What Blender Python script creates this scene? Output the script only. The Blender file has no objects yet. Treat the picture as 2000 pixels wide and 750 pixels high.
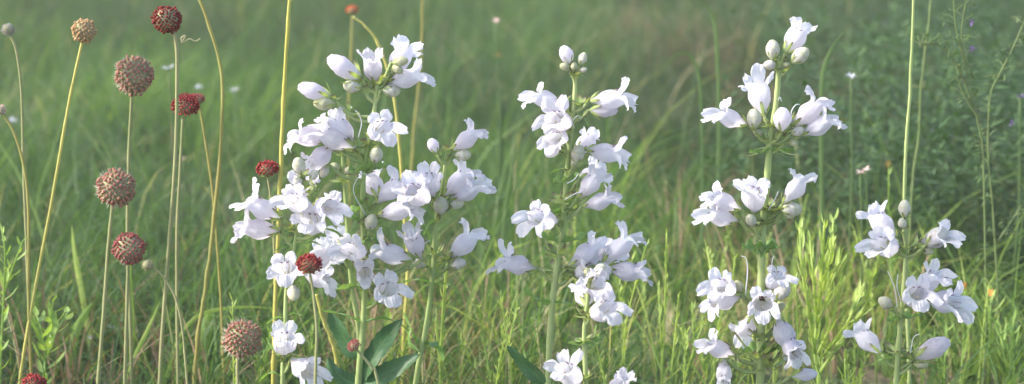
import bpy, math, random
import numpy as np
from mathutils import Vector, Matrix, noise
sc = bpy.context.scene
COL = sc.collection
PI = math.pi
R = math.radians

# ------------------------------------------------------------------ camera
CAM = Vector((0, 0, 0.60))
AIM = Vector((0, 1.6, 0.27))
fwd = (AIM - CAM).normalized()
right = Vector((1, 0, 0))
upc = right.cross(fwd).normalized()
HW = 0.45 / (AIM - CAM).length                  # tan of half the horizontal field of view
cam = bpy.data.objects.new('camera', bpy.data.cameras.new('camera'))
COL.objects.link(cam)
cam.location = CAM
cam.rotation_euler = Matrix((right, upc, -fwd)).transposed().to_euler()
cam.data.sensor_width = 36
cam.data.lens = 18 / HW
cam.data.clip_start = 0.02
cam.data.clip_end = 500
cam.data.dof.use_dof = True
cam.data.dof.focus_distance = (AIM - CAM).length - 0.01
cam.data.dof.aperture_fstop = 5.2
sc.camera = cam

def W(px, py, Y):
    """the point of the vertical plane at distance Y that the photo shows at (px, py)"""
    d = fwd + right * ((px - 1000) / 1000 * HW) + upc * ((375 - py) / 1000 * HW)
    return CAM + d * (Y / d.y)
def S(Y):
    return Y / fwd.y * HW / 1000                # metres per photo pixel at distance Y

# ------------------------------------------------------------------ materials
def mat(name):
    m = bpy.data.materials.new(name); m.use_nodes = True
    nt = m.node_tree; nt.nodes.clear()
    return m, nt
def N(nt, t, **k):
    n = nt.nodes.new(t)
    for a, b in k.items():
        setattr(n, a, b)
    return n
def L(nt, a, b): nt.links.new(a, b)
def mathn(nt, op, a, b=None, c=None, clamp=False):
    n = N(nt, 'ShaderNodeMath', operation=op, use_clamp=clamp)
    for i, v in enumerate((a, b, c)):
        if v is None: continue
        if isinstance(v, (int, float)): n.inputs[i].default_value = v
        else: L(nt, v, n.inputs[i])
    return n.outputs[0]
def mixc(nt, f, a, b, mode='MIX'):
    n = N(nt, 'ShaderNodeMix', data_type='RGBA', blend_type=mode)
    for s, v in ((n.inputs[0], f), (n.inputs[6], a), (n.inputs[7], b)):
        if isinstance(v, (int, float)): s.default_value = v
        elif isinstance(v, tuple): s.default_value = (*v, 1)
        else: L(nt, v, s)
    return n.outputs[2]
def noisen(nt, scale, detail=3, coord=None, rough=0.55):
    n = N(nt, 'ShaderNodeTexNoise')
    n.inputs['Scale'].default_value = scale; n.inputs['Detail'].default_value = detail
    n.inputs['Roughness'].default_value = rough
    if coord is None:
        coord = N(nt, 'ShaderNodeTexCoord').outputs['Object']
    L(nt, coord, n.inputs['Vector'])
    return n.outputs['Fac']
def ramp(nt, f, stops):
    r = N(nt, 'ShaderNodeValToRGB')
    e = r.color_ramp.elements
    while len(e) < len(stops): e.new(0.5)
    for el, (p, c) in zip(e, stops):
        el.position = p; el.color = (*c, 1)
    L(nt, f, r.inputs[0])
    return r.outputs[0]
def surface(nt, col, rough=0.6, trans=0.3, tcol=None, bump=None, bstr=0.3, bdist=0.001, spec=0.3, sheen=0):
    out = N(nt, 'ShaderNodeOutputMaterial')
    p = N(nt, 'ShaderNodeBsdfPrincipled')
    if isinstance(col, tuple): p.inputs['Base Color'].default_value = (*col, 1)
    else: L(nt, col, p.inputs['Base Color'])
    p.inputs['Roughness'].default_value = rough
    p.inputs['Specular IOR Level'].default_value = spec
    p.inputs['Sheen Weight'].default_value = sheen
    if bump is not None:
        b = N(nt, 'ShaderNodeBump'); b.inputs['Strength'].default_value = bstr
        b.inputs['Distance'].default_value = bdist
        L(nt, bump, b.inputs['Height']); L(nt, b.outputs[0], p.inputs['Normal'])
    if trans:
        t = N(nt, 'ShaderNodeBsdfTranslucent')
        tc = tcol if tcol is not None else col
        if isinstance(tc, tuple): t.inputs[0].default_value = (*tc, 1)
        else: L(nt, tc, t.inputs[0])
        m = N(nt, 'ShaderNodeMixShader'); m.inputs[0].default_value = trans
        L(nt, p.outputs[0], m.inputs[1]); L(nt, t.outputs[0], m.inputs[2]); L(nt, m.outputs[0], out.inputs[0])
    else:
        L(nt, p.outputs[0], out.inputs[0])
def attr(nt, name):
    return N(nt, 'ShaderNodeAttribute', attribute_name=name)

M = {}
def petal_mat(name, a, b, guide=1.0, trans=0.33):
    m, nt = mat(name)
    at = attr(nt, 'fl'); sep = N(nt, 'ShaderNodeSeparateXYZ'); L(nt, at.outputs['Vector'], sep.inputs[0])
    th, v = sep.outputs[0], sep.outputs[1]
    oi = N(nt, 'ShaderNodeObjectInfo').outputs['Random']
    co = N(nt, 'ShaderNodeTexCoord').outputs['Object']
    n1 = noisen(nt, 3.0, 3, co)
    base = mixc(nt, ramp(nt, n1, [(0.35, (0, 0, 0)), (0.7, (1, 1, 1))]), a, b)
    # fine lengthwise veins
    w = mathn(nt, 'SINE', mathn(nt, 'ADD', mathn(nt, 'MULTIPLY', th, 2 * PI * 15), mathn(nt, 'MULTIPLY', n1, 3.0)))
    vein = mathn(nt, 'POWER', mathn(nt, 'ABSOLUTE', w), 3.5)
    vm = mathn(nt, 'MULTIPLY', vein, ramp(nt, v, [(0.15, (0, 0, 0)), (0.4, (1, 1, 1)), (0.62, (.3, .3, .3)), (1, (.1, .1, .1))]))
    base = mixc(nt, mathn(nt, 'MULTIPLY', vm, 0.42), base, (0.60, 0.47, 0.66))
    if not guide:
        base = mixc(nt, mathn(nt, 'MULTIPLY', ramp(nt, v, [(.44, (0, 0, 0)), (.52, (1, 1, 1)), (.58, (.2, .2, .2)), (.8, (.8, .8, .8))]), mathn(nt, 'ADD', mathn(nt, 'MULTIPLY', n1, .8), .05)), base, (.46, .47, .20))
    # weathered blotches and older, creamier blooms
    base = mixc(nt, mathn(nt, 'MULTIPLY', ramp(nt, noisen(nt, 6.0, 5, N(nt, 'ShaderNodeTexCoord').outputs['Object'], .7), [(.66, (0, 0, 0)), (.74, (1, 1, 1))]), .35), base, (.70, .60, .52))
    base = mixc(nt, mathn(nt, 'MULTIPLY', mathn(nt, 'GREATER_THAN', oi, .82), .35), base, (.78, .70, .76))
    # purple nectar guides on the inner face of the throat
    w2 = mathn(nt, 'SINE', mathn(nt, 'MULTIPLY', th, 2 * PI * 10))
    g = mathn(nt, 'GREATER_THAN', mathn(nt, 'ADD', w2, mathn(nt, 'MULTIPLY', noisen(nt, 14, 2, co), 0.5)), 0.98)
    low = ramp(nt, mathn(nt, 'MULTIPLY', v, 0.5), [(0.33, (0, 0, 0)), (0.40, (1, 1, 1)), (0.53, (1, 1, 1)), (0.58, (0, 0, 0))])
    bf = mathn(nt, 'SUBTRACT', 1, N(nt, 'ShaderNodeNewGeometry').outputs['Backfacing'])
    gm = mathn(nt, 'MULTIPLY', mathn(nt, 'MULTIPLY', g, low), mathn(nt, 'MULTIPLY', bf, 0.55 * guide))
    base = mixc(nt, gm, base, (0.22, 0.07, 0.25))
    bump = mathn(nt, 'ADD', mathn(nt, 'MULTIPLY', vein, 0.25), noisen(nt, 9, 4, co))
    surface(nt, base, 0.55, trans, bump=bump, bstr=0.35, bdist=0.03, spec=0.2, sheen=0.15)
    return m
M['petal'] = petal_mat('white_petal', (0.88, 0.865, 0.90), (0.85, 0.81, 0.885), .7, .55)
M['bud'] = petal_mat('cream_bud', (0.72, 0.70, 0.60), (0.66, 0.66, 0.50), 0, 0.2)
M['budgreen'] = petal_mat('green_bud', (0.50, 0.53, 0.27), (0.62, 0.60, 0.42), 0, 0.2)

def leaf_mat(name, a, b, trans=0.35, rough=0.45, tip=None, scale=40, spec=0.35, tb=1.5, vary=0.35, veins=False):
    m, nt = mat(name)
    co = N(nt, 'ShaderNodeTexCoord').outputs['Object']
    n1 = noisen(nt, scale, 4, co)
    oi = N(nt, 'ShaderNodeObjectInfo').outputs['Random']
    f = mathn(nt, 'ADD', ramp(nt, n1, [(0.3, (0, 0, 0)), (0.7, (1, 1, 1))]), mathn(nt, 'MULTIPLY', mathn(nt, 'SUBTRACT', oi, 0.5), vary), clamp=True)
    base = mixc(nt, f, a, b)
    sn = ramp(nt, noisen(nt, scale * 2.3, 5, N(nt, 'ShaderNodeNewGeometry').outputs['Position'], .7), [(.60, (0, 0, 0)), (.70, (1, 1, 1))])
    base = mixc(nt, mathn(nt, 'MULTIPLY', sn, .38), base, (.22, .15, .07))
    if tip:
        v = attr(nt, 'tv').outputs['Fac']
        base = mixc(nt, ramp(nt, v, [(0.55, (0, 0, 0)), (0.95, (1, 1, 1))]), base, tip)
    if veins:
        sp = N(nt, 'ShaderNodeSeparateXYZ'); L(nt, attr(nt, 'fl').outputs['Vector'], sp.inputs[0])
        ac = mathn(nt, 'ABSOLUTE', sp.outputs[0])
        mid = mathn(nt, 'SUBTRACT', 1, mathn(nt, 'MULTIPLY', ac, 9), clamp=True)
        sv = mathn(nt, 'POWER', mathn(nt, 'ABSOLUTE', mathn(nt, 'SINE', mathn(nt, 'SUBTRACT', mathn(nt, 'MULTIPLY', sp.outputs[1], 26), mathn(nt, 'MULTIPLY', ac, 4)))), 10)
        base = mixc(nt, mathn(nt, 'MAXIMUM', mathn(nt, 'MULTIPLY', mid, .5), mathn(nt, 'MULTIPLY', sv, .16)), base, tuple(min(1, q * 1.7) for q in b))
    tc = mixc(nt, 1.0, base, (tb, tb, 0.6), 'MULTIPLY')
    surface(nt, base, rough, trans, tcol=tc, bump=noisen(nt, scale * 8, 3, co), bstr=0.25, bdist=0.0008, spec=spec, sheen=0.1)
    return m
M['calyx'] = leaf_mat('calyx_green', (0.28, 0.38, 0.12), (0.42, 0.50, 0.20), 0.35, 0.6, (0.13, 0.07, 0.09), 3)
M['stem'] = leaf_mat('stem_green', (0.32, 0.42, 0.14), (0.44, 0.50, 0.22), 0.2, 0.6, None, 25)
M['leaf'] = leaf_mat('leaf_green', (0.14, 0.27, 0.07), (0.23, 0.36, 0.11), 0.3, 0.6, None, 30, veins=True)
M['darkleaf'] = leaf_mat('dark_leaf_green', (0.035, 0.105, 0.035), (0.075, 0.16, 0.06), 0.2, 0.45, None, 30, 0.35, veins=True)
M['dim2'] = leaf_mat('dull_green_stem', (0.15, 0.21, 0.07), (0.20, 0.26, 0.10), 0.2, 0.6, None, 25)
M['dim'] = leaf_mat('dim_green', (0.08, 0.15, 0.05), (0.13, 0.20, 0.07), 0.3, 0.6, None, 25)
M['gold'] = leaf_mat('golden_stem', (0.46, 0.43, 0.09), (0.54, 0.50, 0.15), 0.15, 0.55, None, 18)
M['ochre'] = leaf_mat('ochre_stem', (0.36, 0.29, 0.07), (0.34, 0.34, 0.10), 0.15, 0.6, None, 18)
M['greystem'] = leaf_mat('grey_green_stem', (0.25, 0.28, 0.11), (0.36, 0.34, 0.16), 0.1, 0.7, None, 22)
M['weed'] = leaf_mat('yellow_green_weed', (0.25, 0.38, 0.09), (0.54, 0.61, 0.18), 0.4, 0.5, None, 22)
M['midweed'] = leaf_mat('mid_green_weed', (0.22, 0.36, 0.08), (0.34, 0.46, 0.12), 0.35, 0.5, None, 22)
M['blue'] = leaf_mat('blue_green_blade', (0.09, 0.16, 0.10), (0.14, 0.21, 0.14), 0.25, 0.5, None, 22)
M['straw'] = leaf_mat('straw', (0.55, 0.49, 0.33), (0.42, 0.40, 0.24), 0.2, 0.7, None, 30)
def plain(name, a, b, scale=120, rough=0.7, trans=0.15, low=None):
    m, nt = mat(name)
    base = mixc(nt, ramp(nt, noisen(nt, scale, 3), [(0.35, (0, 0, 0)), (0.65, (1, 1, 1))]), a, b)
    if low:
        base = mixc(nt, ramp(nt, attr(nt, 'tv').outputs['Fac'], [(0.35, (0, 0, 0)), (0.8, (1, 1, 1))]), low, base)
    surface(nt, base, rough, trans, bump=noisen(nt, scale * 2, 3), bstr=0.3, bdist=0.0005, spec=0.2)
    return m
M['core'] = plain('seed_head_core', (0.30, 0.31, 0.16), (0.38, 0.33, 0.20))
M['rosebrown'] = plain('rose_brown_floret', (0.36, 0.11, 0.10), (0.46, 0.22, 0.15), low=(.40, .38, .20))
M['rosered'] = plain('rose_red_floret', (0.32, 0.045, 0.06), (0.38, 0.09, 0.09), low=(.36, .18, .12))
M['darkred'] = plain('dark_red_floret', (0.25, 0.022, 0.028), (0.36, 0.06, 0.04))
M['maroon'] = plain('maroon_floret', (0.17, 0.025, 0.022), (0.28, 0.05, 0.03))
M['flame'] = plain('orange_red_floret', (0.62, 0.10, 0.04), (0.55, 0.20, 0.06))
M['tan'] = plain('tan_floret', (0.56, 0.36, 0.19), (0.48, 0.24, 0.11), low=(.62, .50, .28))
M['bristle'] = plain('pale_bristle', (0.62, 0.58, 0.46), (0.50, 0.46, 0.36))
M['greyfuzz'] = plain('grey_fuzz', (0.45, 0.44, 0.40), (0.33, 0.32, 0.29))
M['pink'] = plain('pale_pink', (0.75, 0.48, 0.45), (0.8, 0.66, 0.6))
M['purple'] = plain('violet', (0.22, 0.11, 0.36), (0.34, 0.19, 0.45))
M['orange'] = plain('orange_tip', (0.62, 0.25, 0.06), (0.5, 0.3, 0.1))
M['anther'] = plain('purple_anther', (0.18, 0.10, 0.19), (0.28, 0.16, 0.26))
M['white'] = plain('white_bloom', (0.78, 0.78, 0.80), (0.7, 0.7, 0.76))

# ------------------------------------------------------------------ mesh helpers
class MB:
    def __init__(s): s.v = []; s.f = []; s.mi = []; s.tv = []; s.fl = []
    def add(s, vs, fs, tv=None, mi=0, fl=None):
        o = len(s.v)
        s.v += [tuple(p) for p in vs]
        s.tv += list(tv) if tv is not None else [0.0] * len(vs)
        s.fl += list(fl) if fl is not None else [(0, 0, 0)] * len(vs)
        s.f += [tuple(i + o for i in f) for f in fs]
        s.mi += [mi] * len(fs)
    def mesh(s, name, mats, origin=None):
        me = bpy.data.meshes.new(name)
        v = s.v if origin is None else [(a - origin[0], b - origin[1], c - origin[2]) for a, b, c in s.v]
        me.from_pydata(v, [], s.f)
        for m in (mats if isinstance(mats, (list, tuple)) else [mats]): me.materials.append(m)
        me.polygons.foreach_set('material_index', s.mi)
        me.polygons.foreach_set('use_smooth', [True] * len(s.f))
        me.attributes.new('tv', 'FLOAT', 'POINT').data.foreach_set('value', s.tv)
        me.attributes.new('fl', 'FLOAT_VECTOR', 'POINT').data.foreach_set('vector', [c for p in s.fl for c in p])
        me.update()
        return me

def catmull(P, n=6):
    P = [Vector(p) for p in P]
    if len(P) == 2:
        return [P[0].lerp(P[1], i / n) for i in range(n + 1)]
    Q = [P[0] * 2 - P[1]] + P + [P[-1] * 2 - P[-2]]
    out = []
    for i in range(1, len(Q) - 2):
        a, b, c, d = Q[i - 1:i + 3]
        for k in range(n):
            t = k / n
            out.append(0.5 * ((2 * b) + (c - a) * t + (2 * a - 5 * b + 4 * c - d) * t * t + (3 * b - a - 3 * c + d) * t ** 3))
    out.append(P[-1])
    return out
def tube(mb, pts, r0, r1, seg=7, mi=0, smooth=6, bumpy=0.0, prof=None):
    pts = catmull(pts, smooth) if smooth else [Vector(p) for p in pts]
    n = len(pts); vs = []; fs = []; tv = []
    ref = Vector((0.13, -1, 0.21)).normalized()
    for i, p in enumerate(pts):
        t = (pts[min(i + 1, n - 1)] - pts[max(i - 1, 0)]).normalized()
        a = t.cross(ref)
        if a.length < 1e-4: a = t.cross(Vector((1, 0, 0)))
        a.normalize(); b = t.cross(a)
        u = i / (n - 1)
        r = r0 + (r1 - r0) * u
        if prof: r *= prof(u)
        r *= 1 + bumpy * noise.noise(p * 90)
        for k in range(seg):
            an = 2 * PI * k / seg
            vs.append(p + a * (r * math.cos(an)) + b * (r * math.sin(an))); tv.append(u)
    for i in range(n - 1):
        for k in range(seg):
            k2 = (k + 1) % seg
            fs.append((i * seg + k, i * seg + k2, (i + 1) * seg + k2, (i + 1) * seg + k))
    fs.append(tuple(range(seg))[::-1]); fs.append(tuple((n - 1) * seg + k for k in range(seg)))
    mb.add(vs, fs, tv, mi)
def leaf(mb, a, b, width, bend=Vector((0, 0, 0)), side=None, fold=0.25, wave=0.06, serr=0.0, nl=12, mi=0, seed=0, peak=0.4, blunt=0.0):
    """a leaf blade from a to b, with its curve bulging along bend"""
    a = Vector(a); b = Vector(b); d = b - a; ln = d.length
    if side is None:
        side = d.cross(Vector((0, 0, 1)))
        if side.length < 1e-5: side = Vector((1, 0, 0))
    side = (side - d * (side.dot(d) / d.dot(d))).normalized()
    nrm = side.cross(d).normalized()
    cols = [-1, -0.55, 0, 0.55, 1]; vs = []; tv = []; fs = []; fl = []
    rg = random.Random(seed)
    ph = rg.uniform(0, 6)
    for i in range(nl + 1):
        t = i / nl
        c = a.lerp(b, t) + bend * (4 * t * (1 - t))
        wd = (max(t, 0.0) ** (peak * 1.1)) * (max(1 - t, 0) ** (1 - peak)) * 2.0 * 0.5 + 0.03 * (1 - t)
        wd = min(wd, 1) * width
        if blunt: wd = max(wd, width * blunt * (1 - t ** 6))
        for cc in cols:
            w = wd * cc * (1 + (serr * (1 if i % 2 else -1) if abs(cc) == 1 else 0))
            vs.append(c + side * w + nrm * (abs(w) * fold + wave * width * math.sin(t * 9 + ph + cc * 2) * abs(cc)))
            tv.append(t); fl.append((cc, t, 1))
    m = len(cols)
    for i in range(nl):
        for k in range(m - 1):
            fs.append((i * m + k, i * m + k + 1, (i + 1) * m + k + 1, (i + 1) * m + k))
    mb.add(vs, fs, tv, mi, fl)

def link(o, parent=None):
    COL.objects.link(o)
    if parent is not None: o.parent = parent
    return o
def empty(name, loc, label, cat, group=None):
    o = bpy.data.objects.new(name, None); o.empty_display_size = 0.02
    o.location = loc; link(o)
    o['label'] = label; o['category'] = cat
    if group: o['group'] = group
    return o
def part(name, mb, mats, root, parent=None, kind=None):
    """a mesh given in world coordinates, as a child of root (an unrotated empty)"""
    me = mb.mesh(name, mats, root.location)
    o = bpy.data.objects.new(name, me); link(o, root)
    if kind: o['kind'] = kind
    return o
def rootpt(p, spread=0.0):
    return Vector((p.x, p.y, 0))

# ------------------------------------------------------------------ flower meshes
def flower_mesh(seed, up_curl=95, lo_curl=70, lobe=0.49, flare=0.0, shut=0.0, ulen=.92, llen=1.08):
    droopy = random.Random(seed * 7).uniform(.5, 1.1)
    rg = random.Random(seed); mb = MB()
    lobes = [(57, 33), (123, 33), (194, 38), (270, 38), (346, 38)]
    K = 10; rows = 15
    ths = []
    for (c, h) in sorted(lobes, key=lambda q: (q[0] - q[1]) % 360):
        for k in range(K):
            ths.append(R(c - h + 2 * h * k / K))
    nth = len(ths)
    def prof(x):
        xs = [0, .06, .18, .32, .5, .7, .88, 1.0]
        rs = [.085, .095, .13, .22, .315, .35, .33, .295 - 0.05 * shut]
        return float(np.interp(x, xs, rs))
    def sm(x): return (prof(x - .04) + prof(x) * 2 + prof(x + .04)) / 4
    off = rg.uniform(0, 50)
    def wob(x, th, amp=0.045):
        return amp * noise.noise(Vector((x * 3 + off, math.cos(th) * 1.6, math.sin(th) * 1.6)))
    def ring(x, th):
        r = sm(min(x, 1)) + wob(x, th)
        cz = -0.05 * math.sin(min(x, 1) * PI * 0.9)           # belly hangs lower than the back
        ribs = 1 + 0.035 * abs(math.cos(5 * (th - R(270)) / 2)) * min(1, x * 2)
        y = r * math.cos(th) * 1.05 * ribs; z = r * math.sin(th) * (0.95 - .16 * max(0, x - .6) / .4) * ribs + cz
        return Vector((x * (1 - .09 * math.sin(th) * x ** 3), y, z + kink * x * x))
    kink = rg.uniform(-.06, .02)
    vs = []; fs = []; fl = []
    for i in range(rows + 1):
        x = (i / rows) ** 0.9
        for th in ths:
            vs.append(ring(x, th)); fl.append((th / (2 * PI), x, 0))
    for i in range(rows):
        for k in range(nth):
            k2 = (k + 1) % nth
            fs.append((i * nth + k, (i + 1) * nth + k, (i + 1) * nth + k2, i * nth + k2))
    SR = 9
    srt = sorted(lobes, key=lambda q: (q[0] - q[1]) % 360)
    for li, (c, h) in enumerate(srt):
        upper = c in (57, 123)
        Ln = lobe * (ulen if upper else llen) * rg.uniform(0.82, 1.18); wide = rg.uniform(.75, 1.12)
        cur = R((up_curl if upper else lo_curl) + rg.uniform(-30, 26))
        twist = rg.uniform(-0.25, 0.25); ph = rg.uniform(0, 6); cup = rg.uniform(-0.5, 0.5)
        cth = R(c); rad = Vector((0, math.cos(cth), math.sin(cth))); tan = Vector((0, -math.sin(cth), math.cos(cth))); out_ = rad.copy()
        if not upper: out_ = (rad + Vector((0, 0, -droopy * (1.0 if c != 270 else .2)))).normalized()
        else: out_ = (rad + Vector((0, 0, .55))).normalized()
        base_i = [rows * nth + (li * K + k) % nth for k in range(K + 1)]
        p0 = ring(1, cth)
        prev = base_i
        for s_ in range(1, SR + 1):
            s = s_ / SR; row = []
            # centre path
            X = Y_ = 0.0
            for q in range(8):
                sq = s * (q + .5) / 8
                ph_ = R(flare) + (cur - R(flare)) * min(1, sq * 1.15) ** 0.75
                X += math.cos(ph_) / 8; Y_ += math.sin(ph_) / 8
            for k in range(K + 1):
                a = -1 + 2 * k / K
                th = cth + a * R(h)
                len_a = Ln * (1 - 0.30 * abs(a) ** 3.2) * (1 + 0.05 * math.sin(a * 7 + ph))
                rim = vs[rows * nth + (li * K + k) % nth] - p0
                lat = rim.dot(tan); rr = rim.dot(rad)
                w = 1 - 0.10 * math.sin(min(1, s * 2.5) * PI) + 0.72 * wide * s - 0.55 * s ** 4
                d = s * len_a
                q = p0 + Vector((1, 0, 0)) * (X * d / max(s, .01) * s + rim.x * (1 - s)) + out_ * (Y_ * d / max(s, .01) * s) + rad * (rr * (1 - s) ** 1.5) + tan * (lat * w * 1.02 + twist * s * s * 0.12)
                nrm = Vector((1, 0, 0)) * math.sin(cur * s) - rad * math.cos(cur * s)
                q += nrm * (-cup * 0.16 * s * a * a + 0.028 * s * math.sin(a * 5 + ph + s * 3) + 0.014 * s * s * math.sin(a * 11 + ph * 2) + 0.13 * s * noise.noise(Vector((a * 1.5 + off, s * 2.2, c * .1))))
                row.append(len(vs)); vs.append(q); fl.append((th / (2 * PI), 1 + s, 0))
            for k in range(K):
                fs.append((prev[k], row[k], row[k + 1], prev[k + 1]))
            prev = row
    mb.add(vs, fs, fl=fl, tv=[0] * len(vs))
    return mb.mesh('flower', M['petal'])
FLW = [flower_mesh(1, 100, 66, .50, 0, 0, 1.05, 1.0), flower_mesh(2, 80, 55, .48), flower_mesh(3, 118, 80, .50, 0, 0, .8, 1.1), flower_mesh(4, 84, 62, .50, 0, 0, 1.15, 1.0),
       flower_mesh(5, 100, 45, .52, -4, 0, 1.1, 1.0), flower_mesh(6, 130, 78, .47, 4, 0, .8, 1.15), flower_mesh(7, 50, 30, .40, -8, .6), flower_mesh(8, 90, 85, .50, 2, 0, .9, 1.15)]
FLW_MORE = {0: [flower_mesh(11, 95, 60, .5, 0, 0, 1.1), flower_mesh(12, 75, 70, .48)], 1: [flower_mesh(13, 90, 45, .46, -3)], 2: [flower_mesh(14, 120, 60, .5, 0, 0, .8, 1.1)],
            3: [flower_mesh(15, 80, 70, .52, 0, 0, 1.2, 1.0), flower_mesh(16, 95, 58, .5, 0, 0, 1.15, 1.0)], 4: [flower_mesh(17, 105, 40, .52, -5)],
            5: [flower_mesh(18, 120, 65, .48, 0, 0, .8, 1.1), flower_mesh(19, 110, 90, .45, 4, 0, .9, 1.2)], 6: [flower_mesh(20, 60, 20, .42, -10, .7)], 7: [flower_mesh(21, 85, 75, .5)]}

def bud_mesh(seed, mats, wide=0.37, mx=.54):
    rg = random.Random(seed); mb = MB(); vs = []; fs = []; fl = []; n = 20; rows = 16
    for i in range(rows + 1):
        x = i / rows
        r = wide * max(0, 1 - abs((x - mx) / (mx if x < mx else 1 - mx)) ** 2.4) ** .6 * (1 - .12 * (x < .5) * (1 - 2 * x))
        if i == 0: r = 0.10
        if i == rows: r = 0.012
        step = 0.03 if x > 0.64 else 0
        for k in range(n):
            th = 2 * PI * k / n
            rr = max(.01, r - (step if x < .92 else 0)) * (1 + 0.05 * abs(math.cos(2.5 * th + (x > .64) * 1.2))) + 0.015 * noise.noise(Vector((x * 4 + seed, math.cos(th) * 2, math.sin(th) * 2)))
            vs.append((x + (0.03 * math.sin(th) if x > .6 and i < rows else 0), rr * math.cos(th), rr * math.sin(th) * .96)); fl.append((th / 2 / PI, x * .8, 0))
    for i in range(rows):
        for k in range(n):
            fs.append((i * n + k, (i + 1) * n + k, (i + 1) * n + (k + 1) % n, i * n + (k + 1) % n))
    mb.add(vs, fs, fl=fl)
    return mb.mesh('bud', mats)
BUD = [bud_mesh(1, M['bud'], .35), bud_mesh(2, M['petal']), bud_mesh(3, M['budgreen'], .33), bud_mesh(4, M['petal'], .255, .62)]

def calyx_mesh(seed, ln=0.36, r=0.12, green=True):
    rg = random.Random(seed); mb = MB()
    tube(mb, [(-0.10, 0, 0), (-0.02, 0, 0), (0.03, 0, 0)], 0.035, 0.10, 8, smooth=2)
    for k in range(5):
        a = 2 * PI * (k + .5) / 5 + rg.uniform(-.15, .15)
        rad = Vector((0, math.cos(a), math.sin(a))); tg = Vector((0, -math.sin(a), math.cos(a)))
        l = ln * rg.uniform(.8, 1.2)
        leaf(mb, Vector((-0.05, 0, 0)) + rad * 0.04, Vector((l, 0, 0)) + rad * (r + .11 + rg.uniform(0, .10)), 0.115,
             bend=rad * 0.05, side=tg, fold=-0.2, nl=6, seed=rg.random(), peak=.35)
    return mb.mesh('calyx', M['calyx'])
CAL = [calyx_mesh(i) for i in range(4)]
CALB = [calyx_mesh(i + 9, .42, .26) for i in range(3)]
def stamen_mesh():
    mb = MB()
    for s in (-1, 1):
        tube(mb, [(0.2, .03 * s, .02), (0.6, .12 * s, .17), (0.93, .09 * s, .20)], .012, .010, 5, smooth=4, mi=0)
        tube(mb, [(0.90, .05 * s, .19), (0.96, .12 * s, .20)], .019, .017, 6, smooth=2, mi=1)
    tube(mb, [(0.2, 0, -.05), (0.7, 0, -.16), (1.02, 0.01, -.12)], .014, .018, 5, smooth=4, mi=0)
    return mb.mesh('stamens', [M['straw'], M['anther']])
STA = stamen_mesh()

def orient(dirv, roll=0.0, upv=None):
    x = dirv.normalized()
    u = upv or Vector((0, 0, 1))
    if abs(x.dot(u.normalized())) > 0.93: u = Vector((0.25, -0.8, 0.3))
    z = (u - x * u.dot(x)).normalized()
    y = z.cross(x)
    m = Matrix((x, y, z)).transposed()
    return m @ Matrix.Rotation(R(roll), 3, 'X')

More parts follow.
